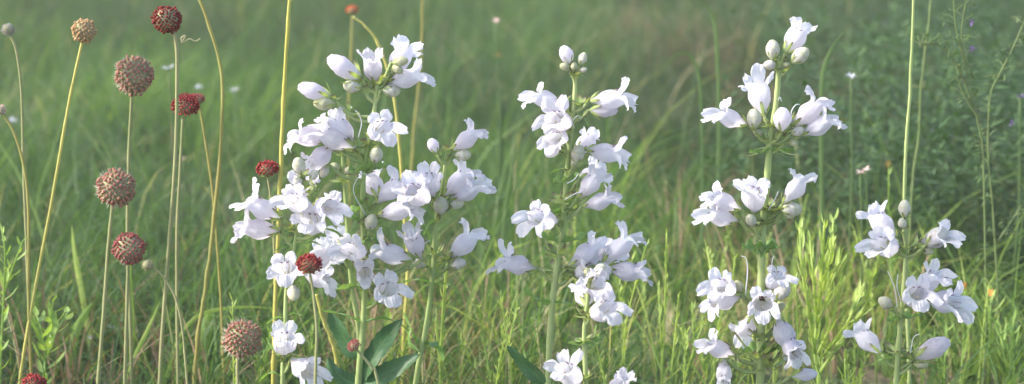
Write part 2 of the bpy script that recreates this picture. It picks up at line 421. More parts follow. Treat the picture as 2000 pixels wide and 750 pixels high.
GREY = 'penstemon plants standing in the grass'
class Plant:
    def __init__(s, label, Y, stem, r=6.5, seed=0, lean=0.0):
        """stem: photo points from top to bottom"""
        s.Y = Y; s.s = S(Y); s.rg = random.Random(seed)
        s.pts = [W(a, b, Y) for a, b in stem]
        last = s.pts[-1]; d = (s.pts[-1] - s.pts[-2]); d = d / max(-d.z, 1e-3)
        g = last + Vector((d.x * last.z * .6, lean, -last.z - 0.005))
        s.pts.append(g)
        s.root = empty('white_penstemon', (g.x, g.y, 0), label, 'wildflower', GREY)
        s.mb = MB(); s.bm = MB()
        s.cur = catmull(s.pts, 8)
        tube(s.mb, s.pts, r * .62 * s.s, r * 1.1 * s.s, 9, smooth=8, bumpy=.25)
    def near(s, p, down=0.012):
        q = p - Vector((0, 0, down))
        return min(s.cur, key=lambda c: (c - q).length)
    def place(s, me, b, vec, sc_, roll, kids, name):
        o = bpy.data.objects.new(name, me); link(o, s.root)
        o.matrix_local = Matrix.LocRotScale(b - s.root.location, orient(vec, roll), Vector((sc_,) * 3))
        for nm, km in kids:
            k = bpy.data.objects.new(nm, km); link(k, o)
        return o
    def pedicel(s, b, vec):
        c = s.near(b)
        e = b - vec.normalized() * 0.002
        mid = c.lerp(e, .55) - Vector((0, 0, 0.15 * (e - c).length))
        tube(s.mb, [c, mid, e], 3.2 * s.s, 3.4 * s.s, 6, smooth=4)
        for k in range(3):
            uu = s.rg.uniform(.1, .8); q = c.lerp(e, uu) - Vector((0, 0, .55 * uu * (1 - uu) * (e - c).length)); dd = (e - c).normalized() + Vector((s.rg.gauss(0, .5), s.rg.gauss(0, .5), s.rg.uniform(-.2, .8)))
            leaf(s.mb, q, q + dd.normalized() * s.rg.uniform(14, 27) * s.s, 10 * s.s, fold=.3, nl=6, mi=1, seed=s.rg.random())
    def fl(s, bx, by, mx, my, side=1, ln=60, var=None, roll=None, bz=None):
        Y = s.Y
        r2 = (mx - bx) ** 2 + (my - by) ** 2
        pz = side * math.sqrt(max(ln * ln - r2, 16))
        if r2 > 43 ** 2 and side > 0: pz *= .45
        b = W(bx, by, Y)
        bzz = (0.30 * pz if bz is None else bz)
        b = b - fwd * (bzz * s.s)
        v = (right * (mx - bx) - upc * (my - by) - fwd * pz) * s.s
        sc_ = v.length * s.rg.uniform(.96, 1.04) * (1.02 if side > 0 and r2 < 1000 else 1.07)
        me = FLW[var if var is not None else s.rg.choice((0, 1, 2, 3, 4, 5, 7))]
        if s.rg.random() < .6: me = s.rg.choice(FLW_MORE[FLW.index(me)])
        s.place(me, b, v, sc_, s.rg.uniform(-14, 14) if roll is None else roll, [('calyx', s.rg.choice(CAL)), ('stamens', STA)], 'flower')
        s.pedicel(b, v)
    def bud(s, bx, by, tx, ty, kind=0, side=0.4, w=1.0, bz=4):
        b = W(bx, by, s.Y) - fwd * (bz * s.s)
        l = math.hypot(tx - bx, ty - by)
        v = (right * (tx - bx) - upc * (ty - by) - fwd * (side * l)) * s.s
        s.place(BUD[kind], b, v, v.length * w, s.rg.uniform(0, 360), [('calyx', s.rg.choice(CALB))], 'bud')
        s.pedicel(b, v)
    def leaf(s, ax, ay, bx, by, w, bend=(0, 0), dark=False, side=None, pz=0, fold=.3, serr=.0, wave=.15, az=0, label=None):
        mb = MB()
        a = W(ax, ay, s.Y) - fwd * (az * s.s); b = W(bx, by, s.Y) - fwd * (pz * s.s)
        bn = (right * bend[0] - upc * bend[1]) * s.s
        if side is None: side = (b - a).cross(Vector((0, .35, 1)))
        else: side = right * side[0] - upc * side[1] - fwd * side[2]
        leaf(mb, a, b, 1.7 * w * s.s, bn, side, fold, wave, serr, 14, seed=s.rg.random())
        o = part('leaf', mb, M['darkleaf'] if dark else M['leaf'], s.root)
        if label: o['label'] = label
    def tuft(s, px, py, n=6, ln=22, w=4.5, up=0.3):
        """small bracts and sepals crowded at a node"""
        mb = MB()
        c = W(px, py, s.Y)
        for k in range(n):
            a = s.rg.uniform(0, 2 * PI)
            d = Vector((math.cos(a), math.sin(a), s.rg.uniform(up - .3, up + .7))).normalized() * ln * s.s * s.rg.uniform(.7, 1.35)
            leaf(mb, c + d * .1, c + d, 1.8 * w * s.s * s.rg.uniform(.8, 1.3), Vector((0, 0, -.1 * d.length)), fold=.3, nl=6, seed=s.rg.random())
        part('bract', mb, M['calyx'], s.root)
    def pair(s, px, py, ln=38, w=9, rot=0.0):
        """a pair of clasping, curled stem leaves"""
        for sg in (-1, 1):
            an = rot + s.rg.uniform(-.3, .3)
            mb = MB(); c = W(px, py, s.Y)
            d = Vector((sg * math.cos(an), sg * math.sin(an) - .15, s.rg.uniform(-.05, .35))).normalized() * ln * s.s
            leaf(mb, c - d * .08, c + d, 2.3 * w * s.s, Vector((0, 0, -.12 * d.length)), fold=.7, wave=.28, nl=12, seed=s.rg.random(), peak=.3)
            part('leaf', mb, M['leaf'], s.root)
    def curl(s, pts, r=1.0):
        mb = MB()
        tube(mb, [W(a, b, s.Y - .012) for a, b in pts], r * s.s, r * .9 * s.s, 5, smooth=6)
        part('style', mb, M['white'], s.root)
    def done(s):
        part('stem', s.mb, [M['stem'], M['calyx']], s.root)

# A : the tall stem in the middle of the left clump
A = Plant('tall white penstemon in the middle of the left clump, its flowers reaching highest there', 1.60,
          [(737, 165), (728, 240), (712, 330), (709, 420), (713, 540), (709, 640), (700, 750)], 6.5, 1)
A.bud(703, 152, 641, 114, 3, .1, 1.0)
A.bud(644, 190, 581, 166, 3, .1, .95); A.bud(655, 203, 609, 201, 2, .2, .9)
A.fl(733, 166, 727, 122, 1, 50, 1, bz=-10); A.fl(762, 146, 783, 100, -1, 58, 0, roll=-20, bz=-8); A.fl(755, 160, 806, 147, 1, 58, 7, bz=-12)
A.bud(770, 124, 814, 117, 2, .2, .65, 26); A.bud(768, 130, 794, 146, 2, .2, .8, 24); A.bud(705, 172, 668, 166, 0, .3, .9)
A.bud(748, 176, 790, 178, 0, -.3, .8)
A.tuft(742, 165, 9, 26, 5); A.tuft(768, 126, 6, 20, 4, .1); A.tuft(650, 196, 5, 18, 4); A.tuft(705, 160, 5, 18, 4)
A.fl(645, 268, 588, 262, 1, 62, 2); A.fl(690, 290, 664, 240, 1, 56, 0); A.fl(694, 288, 641, 262, 1, 62, 7, bz=10); A.fl(650, 280, 618, 315, 1, 54, 4)
A.fl(727, 262, 752, 250, 1, 62, 5); A.bud(733, 318, 739, 282, 0, .6, .85); A.bud(640, 325, 625, 355, 2, .5, .7)
A.tuft(722, 285, 8, 28, 6); A.tuft(700, 290, 6, 26, 6); A.pair(714, 330, 40, 13, .4); A.pair(706, 395, 28, 8, 1.2)
A.fl(737, 395, 773, 358, 1, 62, 0, roll=-10, bz=-4); A.fl(742, 418, 793, 404, 1, 66, 2, bz=14); A.fl(838, 392, 812, 372, 1, 60, 1, bz=-8)
A.bud(722, 448, 731, 414, 0, .7, .85); A.fl(738, 385, 722, 350, -1, 52, 4)
A.tuft(716, 440, 6, 24, 6); A.tuft(711, 505, 6, 22, 5)
A.fl(823, 505, 807, 462, 1, 58, 0); A.fl(806, 505, 751, 487, 1, 64, 3); A.fl(744, 580, 762, 560, 1, 62, 5)
A.fl(716, 492, 689, 484, 1, 54, 2); A.fl(712, 508, 717, 530, 1, 44, 4); A.pair(711, 470, 30, 10, .9); A.pair(714, 430, 30, 9, .2)
A.leaf(708, 632, 628, 608, 9, (0, -6), pz=12); A.leaf(708, 632, 794, 645, 12, (4, -14), pz=-10)
A.leaf(702, 745, 790, 622, 24, (-6, -4), dark=True, side=(.8, .5, .4), pz=10, serr=.06)
A.leaf(706, 700, 640, 612, 22, (0, 8), dark=True, side=(.7, -.7, .3), serr=.08, pz=-25, az=-8)
A.leaf(700, 750, 640, 700, 24, (0, 14), dark=True, side=(.4, .9, .2), serr=.08)
A.leaf(702, 748, 822, 690, 22, (0, 6), dark=True, side=(.2, .9, .25), serr=.08, pz=15)
A.tuft(712, 570, 5, 22, 5)
A.curl([(714, 420), (690, 372), (706, 340), (724, 346)], .8); A.curl([(700, 268), (706, 240), (700, 222), (694, 216)], .9)
A.done()

# B : left stem of the clump
B = Plant('penstemon on the left edge of the left clump, behind the dark red blanket flower', 1.57,
          [(594, 345), (588, 400), (576, 475), (560, 560), (557, 650), (552, 750)], 5, 2)
B.bud(588, 340, 583, 306, 0, .5, .95); B.bud(585, 365, 580, 342, 0, .5, .95); B.bud(606, 350, 624, 330, 0, .2, .85); B.tuft(594, 345, 9, 24, 5)
B.fl(550, 426, 503, 396, 1, 56, 3, roll=0); B.fl(547, 450, 492, 444, 1, 56, 4, roll=0)
B.fl(604, 404, 578, 388, 1, 58, 2); B.fl(618, 452, 614, 425, 1, 60, 5); B.fl(622, 398, 650, 402, 1, 58, 7)
B.fl(610, 368, 585, 360, -1, 50, 3)
B.tuft(565, 450, 8, 30, 5); B.tuft(590, 440, 5, 24, 5); B.leaf(576, 482, 535, 492, 8, (0, -4)); B.leaf(576, 482, 628, 478, 8, (0, -6), pz=10); B.leaf(580, 450, 670, 462, 9, (0, -10), pz=-8)
B.fl(563, 542, 566, 520, 1, 64, 5); B.fl(592, 530, 634, 545, 1, 60, 2, bz=2); B.fl(600, 520, 622, 500, -1, 56, 1); B.bud(574, 558, 578, 592, 0, .9, .8); B.tuft(562, 560, 6, 22, 5)
B.leaf(556, 622, 520, 634, 7, (0, -6)); B.leaf(556, 622, 590, 616, 7, (0, -6), pz=8)
B.fl(555, 690, 563, 655, 1, 56, 0); B.fl(572, 702, 606, 716, 1, 56, 7, roll=10)
B.tuft(557, 690, 7, 24, 5); B.leaf(553, 742, 505, 748, 9, (0, -16)); B.leaf(556, 705, 520, 660, 6, (-6, 0)); B.leaf(557, 720, 598, 700, 6, (0, -4))
B.done()

# C : stem behind
C_ = Plant('penstemon with few open flowers, half hidden at the back of the left clump', 1.70,
           [(668, 265), (670, 320), (676, 400), (685, 540), (700, 640), (704, 720)], 5.5, 3)
C_.fl(670, 500, 645, 490, 1, 56, 5); C_.fl(672, 482, 652, 470, -1, 50, 0); C_.bud(665, 330, 642, 318, 2, .3, .8); C_.bud(672, 340, 692, 322, 2, .3, .7)
C_.tuft(668, 305, 10, 32, 8); C_.tuft(672, 355, 9, 30, 7); C_.tuft(680, 470, 8, 28, 6); C_.pair(684, 560, 44, 9, .2); C_.pair(676, 415, 40, 9, .5); C_.tuft(668, 275, 7, 24, 5)
C_.done()

# D : right side of left clump
D = Plant('penstemon at the right of the left clump, topped by one flower and two buds', 1.62,
          [(872, 300), (862, 380), (852, 430), (845, 540), (832, 640), (812, 750)], 5.5, 4)
D.bud(853, 298, 836, 262, 1, .1, .75); D.fl(884, 291, 920, 262, 1, 56, 3, roll=-8); D.bud(888, 303, 926, 301, 0, .2, .85); D.tuft(872, 292, 10, 26, 5)
D.leaf(868, 305, 895, 322, 6, (4, -2), pz=8)
D.fl(846, 382, 839, 345, 1, 54, 0); D.fl(869, 380, 905, 343, 1, 60, 7, roll=-12); D.fl(880, 388, 922, 366, 1, 58, 4); D.bud(862, 418, 861, 380, 0, .8, .85); D.bud(878, 402, 906, 394, 0, .3, 1)
D.leaf(852, 428, 828, 460, 9, (-3, -2), pz=10); D.tuft(857, 412, 8, 26, 5)
D.fl(877, 502, 915, 462, 1, 60, 3, roll=-5); D.bud(880, 518, 916, 510, 0, .2, .85); D.tuft(872, 510, 9, 30, 6, .6); D.bud(832, 520, 800, 508, 2, .2, .85); D.tuft(848, 500, 6, 32, 5, .8)
D.leaf(845, 556, 788, 552, 8, (0, -7), pz=8); D.leaf(845, 556, 896, 574, 8, (4, -9), pz=-6)
D.leaf(822, 680, 868, 700, 16, (0, -16), serr=.0, wave=.3, pz=8); D.leaf(822, 690, 800, 642, 14, (-8, 0), side=(.5, .3, .8))
D.leaf(815, 672, 786, 610, 7, (0, 0), pz=-10)
D.curl([(840, 470), (828, 478), (826, 500)], .9)
D.done()

# F : central stem
F = Plant('tall penstemon in the centre of the picture with two round buds at its tip', 1.62,
          [(1124, 150), (1121, 210), (1112, 290), (1104, 380), (1101, 440), (1090, 510), (1078, 600), (1070, 750)], 6.5, 5)
F.bud(1112, 124, 1100, 88, 1, .2, .95, 0); F.bud(1114, 134, 1092, 128, 2, .3, .95); F.bud(1132, 126, 1144, 103, 0, .2, .95); F.bud(1130, 138, 1148, 136, 2, .3, .9); F.tuft(1124, 147, 7, 20, 6, .2); F.bud(1120, 140, 1122, 118, 2, .5, .8)
F.fl(1100, 205, 1052, 188, 1, 58, 5); F.fl(1110, 245, 1084, 232, 1, 60, 0); F.bud(1088, 280, 1066, 310, 1, .6, .85); F.fl(1104, 262, 1082, 270, 1, 50, 4, bz=0)
F.fl(1154, 196, 1205, 188, 1, 60, 3, roll=0); F.bud(1154, 215, 1206, 217, 3, .1, 1); F.tuft(1134, 206, 6, 26, 6, .2); F.tuft(1098, 200, 4, 24, 6); F.leaf(1118, 224, 1148, 246, 6, (4, -6), pz=8)
F.fl(1147, 292, 1198, 296, 1, 58, 3, roll=4); F.fl(1128, 296, 1150, 270, -1, 48, 6); F.bud(1125, 318, 1133, 270, 0, .4, .72, 14); F.bud(1118, 326, 1126, 304, 2, .4, .95, 12); F.tuft(1100, 300, 8, 24, 5)
F.leaf(1110, 330, 1076, 338, 5, (0, -3)); F.pair(1106, 352, 28, 9, .5)
F.fl(1128, 384, 1160, 348, 1, 58, 6); F.fl(1140, 402, 1184, 386, 1, 58, 1); F.fl(1134, 350, 1164, 338, -1, 50, 4)
F.fl(1088, 430, 1049, 422, 1, 60, 2); F.tuft(1102, 395, 12, 34, 8); F.tuft(1100, 432, 8, 26, 7); F.pair(1098, 470, 50, 10, .1); F.pair(1100, 415, 34, 9, .8)
F.fl(1048, 522, 996, 508, 1, 60, 3, roll=3); F.fl(1112, 517, 1156, 482, 1, 60, 6, roll=-4); F.fl(1180, 508, 1217, 470, 1, 60, 3, roll=-8); F.fl(1150, 512, 1190, 498, -1, 54, 1)
F.fl(1186, 524, 1240, 526, 1, 58, 6); F.fl(1120, 535, 1152, 524, 1, 50, 4, bz=-15)
F.tuft(1092, 500, 8, 34, 6, .5); F.tuft(1090, 530, 5, 40, 5, .2)
F.leaf(1076, 594, 1022, 562, 14, (0, 8), dark=False, wave=.2, pz=6); F.leaf(1076, 594, 1128, 600, 9, (0, -5)); F.leaf(1066, 752, 990, 676, 17, (4, 4), dark=True, side=(.75, -.7, .3), label='broad dark green leaf')
F.curl([(1102, 390), (1120, 380), (1142, 370)], 1.0); F.curl([(1108, 358), (1122, 350), (1130, 338)], .9); F.curl([(1122, 250), (1118, 238), (1128, 226), (1136, 232)], .7)
F.done()

# G : short stem in front
G = Plant('short penstemon in front of the tall central one, two small dark buds at its tip', 1.52,
          [(1152, 538), (1146, 600), (1141, 660), (1144, 750)], 5, 6)
G.bud(1160, 530, 1188, 516, 0, .2, .8); G.bud(1150, 540, 1142, 518, 2, .3, .8); G.tuft(1152, 535, 7, 22, 4, .3)
G.fl(1150, 560, 1160, 553, 1, 54, 7, bz=-38); G.fl(1154, 615, 1180, 596, 1, 58, 5, roll=5); G.fl(1146, 598, 1142, 572, -1, 50, 1)
G.tuft(1144, 620, 11, 34, 6, .5); G.tuft(1142, 665, 7, 30, 6, .2); G.pair(1142, 670, 36, 8, .2)
G.fl(1130, 748, 1105, 715, 1, 62, 0); G.fl(1190, 775, 1210, 738, 1, 52, 6, roll=0); G.tuft(1143, 740, 8, 26, 6)
G.done()

# H : tall right stem
H = Plant('thick-stemmed tall penstemon right of centre with flowers in four tiers', 1.58,
          [(1522, 110), (1517, 190), (1505, 270), (1498, 350), (1492, 420), (1487, 520), (1487, 620), (1484, 750)], 8, 7)
H.fl(1534, 102, 1562, 62, -1, 52, 1, roll=30, bz=4); H.bud(1508, 116, 1509, 68, 0, .15, .78); H.bud(1514, 128, 1492, 127, 0, .5, 1.05); H.bud(1546, 122, 1572, 100, 0, .3, 1.15); H.bud(1528, 128, 1544, 124, 2, .4, .8)
H.tuft(1524, 118, 11, 22, 5, .3)
H.fl(1458, 242, 1412, 224, 1, 58, 4, roll=0); H.fl(1493, 224, 1484, 176, -1, 56, 3, roll=180); H.fl(1548, 244, 1590, 206, 1, 60, 0, roll=-10); H.fl(1566, 262, 1610, 236, 1, 60, 7, roll=5)
H.bud(1472, 252, 1467, 208, 0, .3, .85, 16); H.bud(1490, 262, 1470, 258, 2, .4, 1); H.bud(1523, 256, 1525, 204, 1, .3, .85, 20); H.bud(1545, 262, 1568, 252, 0, .4, .95, 12); H.bud(1540, 276, 1558, 284, 2, .3, .9)
H.tuft(1504, 248, 12, 30, 6, .3); H.tuft(1528, 268, 9, 32, 6, .2); H.pair(1502, 292, 48, 7, .1); H.tuft(1508, 285, 6, 50, 3, -.5)
H.fl(1444, 408, 1402, 385, 1, 60, 0, roll=6); H.fl(1440, 430, 1394, 418, 1, 58, 4, roll=0); H.fl(1474, 412, 1465, 376, 1, 56, 2); H.fl(1530, 396, 1557, 356, 1, 60, 1, roll=-20)
H.bud(1470, 440, 1455, 415, 0, .6, .85, 18); H.bud(1524, 410, 1570, 408, 0, .1, .9); H.bud(1530, 418, 1552, 424, 2, .3, .9); H.tuft(1486, 410, 9, 34, 7); H.tuft(1510, 412, 9, 34, 8)
H.tuft(1494, 440, 6, 28, 7); H.pair(1489, 484, 42, 15, .3); H.pair(1490, 492, 34, 12, 1.4)
H.fl(1444, 578, 1396, 586, 1, 66, 5, roll=10); H.fl(1487, 582, 1480, 588, 1, 58, 7, roll=0, bz=14); H.fl(1500, 560, 1514, 536, 1, 50, 2, bz=-6); H.fl(1436, 560, 1404, 556, 1, 58, 1, bz=-14)
H.bud(1514, 584, 1536, 538, 0, .3, .85, 24); H.bud(1450, 570, 1434, 548, 2, .3, 1); H.bud(1512, 606, 1526, 594, 2, .5, 1.3)
H.fl(1470, 615, 1460, 648, -1, 46, 4); H.fl(1517, 614, 1538, 664, 1, 60, 6, roll=0); H.fl(1530, 655, 1546, 684, 1, 46, 1); H.fl(1434, 692, 1392, 672, 1, 56, 3, roll=0)
H.bud(1546, 736, 1596, 727, 3, .1, 1); H.fl(1412, 700, 1411, 736, 1, 40, 6)
H.tuft(1487, 610, 10, 32, 8); H.tuft(1487, 660, 12, 42, 6, .5); H.tuft(1480, 700, 14, 70, 7, .6); H.tuft(1500, 720, 12, 60, 7, .5); H.pair(1486, 684, 40, 13, .3); H.tuft(1430, 720, 6, 40, 5, .5)
H.curl([(1456, 575), (1460, 530), (1457, 505), (1448, 500)], 1.1); H.curl([(1506, 560), (1508, 512), (1512, 500)], .9); H.curl([(1546, 240), (1546, 218), (1554, 205), (1562, 204)], 1.0); H.curl([(1520, 195), (1524, 190), (1526, 198)], .8); H.curl([(1501, 410), (1512, 392), (1520, 374)], .9)
H.done()

# I : far right
I = Plant('rightmost penstemon, shorter, with one upright bud above its flowers', 1.60,
          [(1766, 430), (1769, 480), (1767, 540), (1762, 600), (1756, 660), (1750, 750)], 6, 8)
I.bud(1766, 424, 1763, 384, 0, .2, .85); I.bud(1763, 446, 1757, 424, 0, .5, .9); I.tuft(1768, 425, 5, 18, 4)
I.fl(1750, 464, 1722, 424, -1, 58, 1, roll=0); I.fl(1752, 482, 1712, 474, 1, 58, 2); I.bud(1748, 482, 1726, 468, 2, .4, .9, 14)
I.fl(1802, 474, 1832, 460, 1, 54, 7, bz=-14); I.bud(1806, 476, 1848, 440, 0, .2, .85, 20); I.bud(1800, 488, 1824, 494, 2, .3, .9)
I.tuft(1768, 485, 10, 34, 6, .1); I.tuft(1790, 482, 8, 28, 5); I.leaf(1769, 500, 1736, 514, 4, (0, -3)); I.leaf(1769, 500, 1800, 532, 4, (3, -6))
I.fl(1768, 585, 1776, 568, 1, 60, 5); I.fl(1786, 568, 1812, 536, 1, 56, 0); I.fl(1806, 576, 1844, 586, 1, 58, 4); I.bud(1742, 598, 1710, 582, 0, .3, .9)
I.leaf(1762, 615, 1724, 648, 7, (-4, -8)); I.pair(1760, 620, 40, 9, .2)
I.fl(1722, 690, 1694, 656, -1, 56, 1, roll=0); I.bud(1786, 698, 1853, 662, 3, .1, 1); I.bud(1784, 710, 1812, 712, 2, .2, 1); I.tuft(1755, 690, 8, 36, 6, .1); I.tuft(1780, 705, 7, 34, 6); I.leaf(1752, 700, 1700, 715, 8, (0, -6)); I.leaf(1752, 700, 1820, 716, 8, (0, -4))
I.curl([(1752, 600), (1748, 565), (1734, 530)], .9); I.curl([(1760, 590), (1752, 560), (1754, 535)], .9); I.curl([(1778, 690), (1784, 660), (1796, 652)], .9)
I.done()

# ------------------------------------------------------------------ blanket flowers
def fib(n):
    g = PI * (3 - 5 ** .5)
    for i in range(n):
        z = 1 - 2 * (i + .5) / n; r = math.sqrt(1 - z * z)
        yield Vector((r * math.cos(g * i), r * math.sin(g * i), z))
def thing_stem(label, Y, pts, r, m, name='blanket_flower', cat='wildflower', group='blanket flowers on long bare stems'):
    P = [W(a, b, Y) for a, b in pts]
    last = P[-1]
    if last.z > 0.0:
        d = (P[-1] - P[-2]); d = d / max(-d.z, 1e-3)
        dx = max(-.3, min(.3, d.x))
        P.append(Vector((last.x + dx * last.z * .7, last.y, -0.004)))
    else:
        while P[-2].z <= 0 and len(P) > 2: P.pop()
        t = P[-2].z / (P[-2].z - P[-1].z); P[-1] = P[-2].lerp(P[-1], t)
    root = empty(name, (P[-1].x, P[-1].y, 0), label, cat, group)
    mb = MB(); tube(mb, P, r * S(Y) * .72, r * S(Y) * .95, 7, smooth=8, bumpy=.2)
    part('stem', mb, M[m], root)
    return root, P
def head(root, px, py, Y, r, m, seed, shape='ball', axis=(0, 0, 1), n=150, bristle=1.0):
    rg = random.Random(seed); s = S(Y); rr = r * s
    c = W(px, py, Y); ax = Vector(axis).normalized()
    q = Vector((0, 0, 1)).rotation_difference(ax)
    core = MB(); vs = []; fs = []
    flat = 1.0 if shape == 'ball' else .85
    kr = .80 if shape == 'ball' else .64
    for i in range(13):
        p = PI * i / 12
        for k in range(18):
            a = 2 * PI * k / 18
            v = Vector((math.sin(p) * math.cos(a), math.sin(p) * math.sin(a), math.cos(p) * flat)) * rr * kr
            vs.append(c + q @ v)
    for i in range(12):
        for k in range(18):
            fs.append((i * 18 + k, (i + 1) * 18 + k, (i + 1) * 18 + (k + 1) % 18, i * 18 + (k + 1) % 18))
    core.add(vs, fs)
    hd = part('seed_head', core, M['core'], root)
    fm = MB(); bm_ = MB()
    for v in fib(n):
        if shape == 'dome' and v.z < -.62: continue
        v = (v + Vector((rg.gauss(0, .025), rg.gauss(0, .025), rg.gauss(0, .025)))).normalized()
        d0 = q @ Vector((v.x, v.y, v.z * flat))
        ln = rr * rg.uniform(.84, 1.06) * d0.length * (1 + .07 * noise.noise(v * 1.6 + Vector((seed, 0, 0))))
        d = d0.normalized()
        if shape == 'dome': d = (d + ax * .25).normalized()
        a0 = c + d * rr * .66 * d0.length; a1 = c + d * ln
        # a little cup: swells then opens into teeth
        tube(fm, [a0, a0.lerp(a1, .5), a0.lerp(a1, .8), a1], rr * .04, rr * (.085 if n < 140 else .066), 6, smooth=2, prof=(lambda u: .8 + .7 * math.sin(u * 2.9) - .5 * u ** 3) if rg.random() < .6 else (lambda u: .7 + .9 * math.sin(u * 2.4)))
        if rg.random() < .9:
            for k in range(3 if bristle > .5 else 2):
                e = (d + Vector((rg.gauss(0, .16), rg.gauss(0, .16), rg.gauss(0, .16)))).normalized()
                a2 = c + d * rr * .8 * d0.length
                tube(bm_, [a2, a2 + e * rr * rg.uniform(.16, .38) * bristle], rr * .013, rr * .005, 3, smooth=1)
    o1 = bpy.data.objects.new('florets', fm.mesh('florets', M[m], root.location)); link(o1, hd)
    if bristle > 0:
        o2 = bpy.data.objects.new('bristles', bm_.mesh('bristles', M['bristle'], root.location)); link(o2, hd)
    if shape == 'dome':
        cm = MB()
        for k in range(14):
            a = 2 * PI * k / 14; rd = q @ Vector((math.cos(a), math.sin(a), 0))
            b0 = c - ax * rr * .45
            leaf(cm, b0 + rd * rr * .1, b0 + rd * rr * .85 + ax * rr * rg.uniform(-.05, .25), rr * .16, ax * (-rr * .1), nl=5, seed=rg.random())
        part('bracts', cm, M['calyx'], root)
    return hd
BF = []
def blanket(label, Y, pts, r, stem, hx, hy, hr, m, **k):
    rt, P = thing_stem(label, Y, pts, r, stem)
    head(rt, hx, hy, Y, hr, m, len(BF) + 20, **k); BF.append(rt)
    return rt
blanket('tan spiky seed ball on a straight golden stem near the upper left corner', 1.72, [(161, 80), (135, 200), (100, 400), (62, 600), (38, 750)], 3.8, 'gold', 164, 60, 25, 'tan', n=130, bristle=.5, axis=(.15, 0, 1))
blanket('large rose-brown bristly seed ball, highest of the three big ones at left', 1.74, [(258, 180), (252, 300), (249, 480), (254, 600), (258, 750)], 4.2, 'greystem', 262, 147, 38, 'rosebrown', n=190)
blanket('large rose-brown bristly seed ball above the small red one, level with the left clump', 1.68, [(220, 400), (212, 480), (202, 620), (192, 750)], 4.6, 'greystem', 227, 367, 38, 'rosebrown', n=190)
blanket('rose-red seed ball beside the small drooping green bud', 1.68, [(250, 512), (248, 600), (244, 750)], 4.2, 'greystem', 252, 486, 33, 'rosered', n=150, bristle=.8)
blanket('rose-brown bristly seed ball low down, just left of the left clump', 1.62, [(465, 698), (464, 725), (465, 750)], 4.6, 'greystem', 474, 662, 39, 'rosebrown', n=190, bristle=1.1)
blanket('dark red ball-shaped flower head with no bristles near the top left', 1.68, [(341, 62), (346, 120), (343, 300), (330, 480), (318, 640), (312, 750)], 4.6, 'greystem', 326, 38, 29, 'maroon', n=190, bristle=0, axis=(-.3, -.3, .8))
blanket('red flower head with orange top beside a small reddish one', 1.72, [(357, 230), (352, 330), (346, 450), (346, 600), (348, 750)], 3.8, 'greystem', 362, 208, 29, 'darkred', shape='dome', n=150, bristle=.35, axis=(.1, -.3, 1))
blanket('small reddish flower head half behind the red one with orange top', 1.78, [(390, 208), (402, 280), (416, 380), (430, 560), (436, 700)], 3, 'ochre', 384, 196, 17, 'rosered', shape='dome', n=90, bristle=.3, axis=(-.2, 0, 1))
blanket('small dark red flower head standing above the leftmost penstemon flowers', 1.66, [(523, 345), (530, 400), (536, 500), (540, 750)], 2.8, 'greystem', 522, 332, 23, 'darkred', shape='dome', n=110, bristle=0)
blanket('dark red domed flower head in front of white penstemon flowers', 1.44, [(606, 538), (613, 580), (619, 650), (616, 750)], 3.6, 'greystem', 604, 519, 28, 'darkred', shape='dome', n=150, bristle=0, axis=(0, -.1, 1))
blanket('small red bud leaning left beside a penstemon stem near the bottom', 1.50, [(698, 684), (712, 700), (728, 720), (740, 752)], 3.6, 'greystem', 692, 676, 15, 'rosered', shape='dome', n=90, bristle=.6, axis=(-.5, -.2, .8))
blanket('tiny orange-red flower head at the top edge behind the left clump', 2.3, [(688, 30), (686, 100), (680, 250), (684, 420), (686, 500)], 2.6, 'ochre', 688, 21, 13, 'flame', shape='dome', n=70, bristle=0)
blanket('dark red flower head cut off by the bottom left edge', 1.55, [(66, 758), (66, 790)], 3.6, 'greystem', 66, 752, 26, 'darkred', shape='dome', n=130, bristle=0)
blanket('small grey fuzzy bud nodding at the upper left edge', 1.74, [(18, 64), (32, 100), (42, 180), (46, 320), (52, 480), (58, 640)], 3.4, 'greystem', 16, 58, 13, 'greyfuzz', n=90, bristle=.5)
blanket('small pale pink bud cut by the left edge', 1.72, [(6, 222), (28, 260), (48, 330), (56, 420), (56, 580), (60, 700)], 3.6, 'ochre', 2, 215, 11, 'pink', n=60, bristle=0)
blanket('small round green bud nodding on a curved stem beside the rose-red ball', 1.64, [(296, 520), (318, 540), (342, 580), (356, 640), (366, 750)], 3.0, 'greystem', 288, 518, 12, 'core', n=60, bristle=0)

# ------------------------------------------------------------------ bare stalks and tendrils
def stalk(label, Y, pts, r, m, name='grass_stalk', cat='stalk', group='tall bare stalks'):
    P = [W(a, b, Y) for a, b in pts]
    last = P[-1]
    if last.z > 0:
        d = P[-1] - P[-2]; d = d / max(-d.z, 1e-3)
        P.append(Vector((last.x + max(-.4, min(.4, d.x)) * last.z * .6, Y, -.004)))
    rk = random.Random(len(label)); cu = catmull(P, 4)
    P = [q + Vector((rk.gauss(0, 1), rk.gauss(0, 1), 0)) * (.4 * S(Y) if 0 < i < len(cu) - 1 else 0) for i, q in enumerate(cu)]
    mb = MB(); tube(mb, P, r * S(Y) * .7, r * S(Y) * 1.15, 7, smooth=4, bumpy=.3)
    base = Vector((P[-1].x, P[-1].y, 0))
    me = mb.mesh(name, M[m], base)
    o = bpy.data.objects.new(name, me); o.location = base; link(o)
    o['label'] = label; o['category'] = cat
    if group: o['group'] = group
    return o
stalk('bright golden straight stalk running the full height left of the left clump', 1.66, [(572, -60), (562, 60), (552, 240), (545, 420), (538, 600), (534, 750)], 5, 'gold')
stalk('golden stalk bending at the top between the red heads and the left clump', 1.74, [(370, -60), (392, 0), (424, 100), (435, 170), (430, 300), (416, 450), (402, 560), (385, 680)], 4.2, 'ochre')
stalk('arching golden stalk passing behind the middle of the left clump', 1.82, [(690, 32), (722, 60), (745, 100), (768, 180), (782, 300), (790, 420), (797, 520), (790, 640)], 3.8, 'gold')
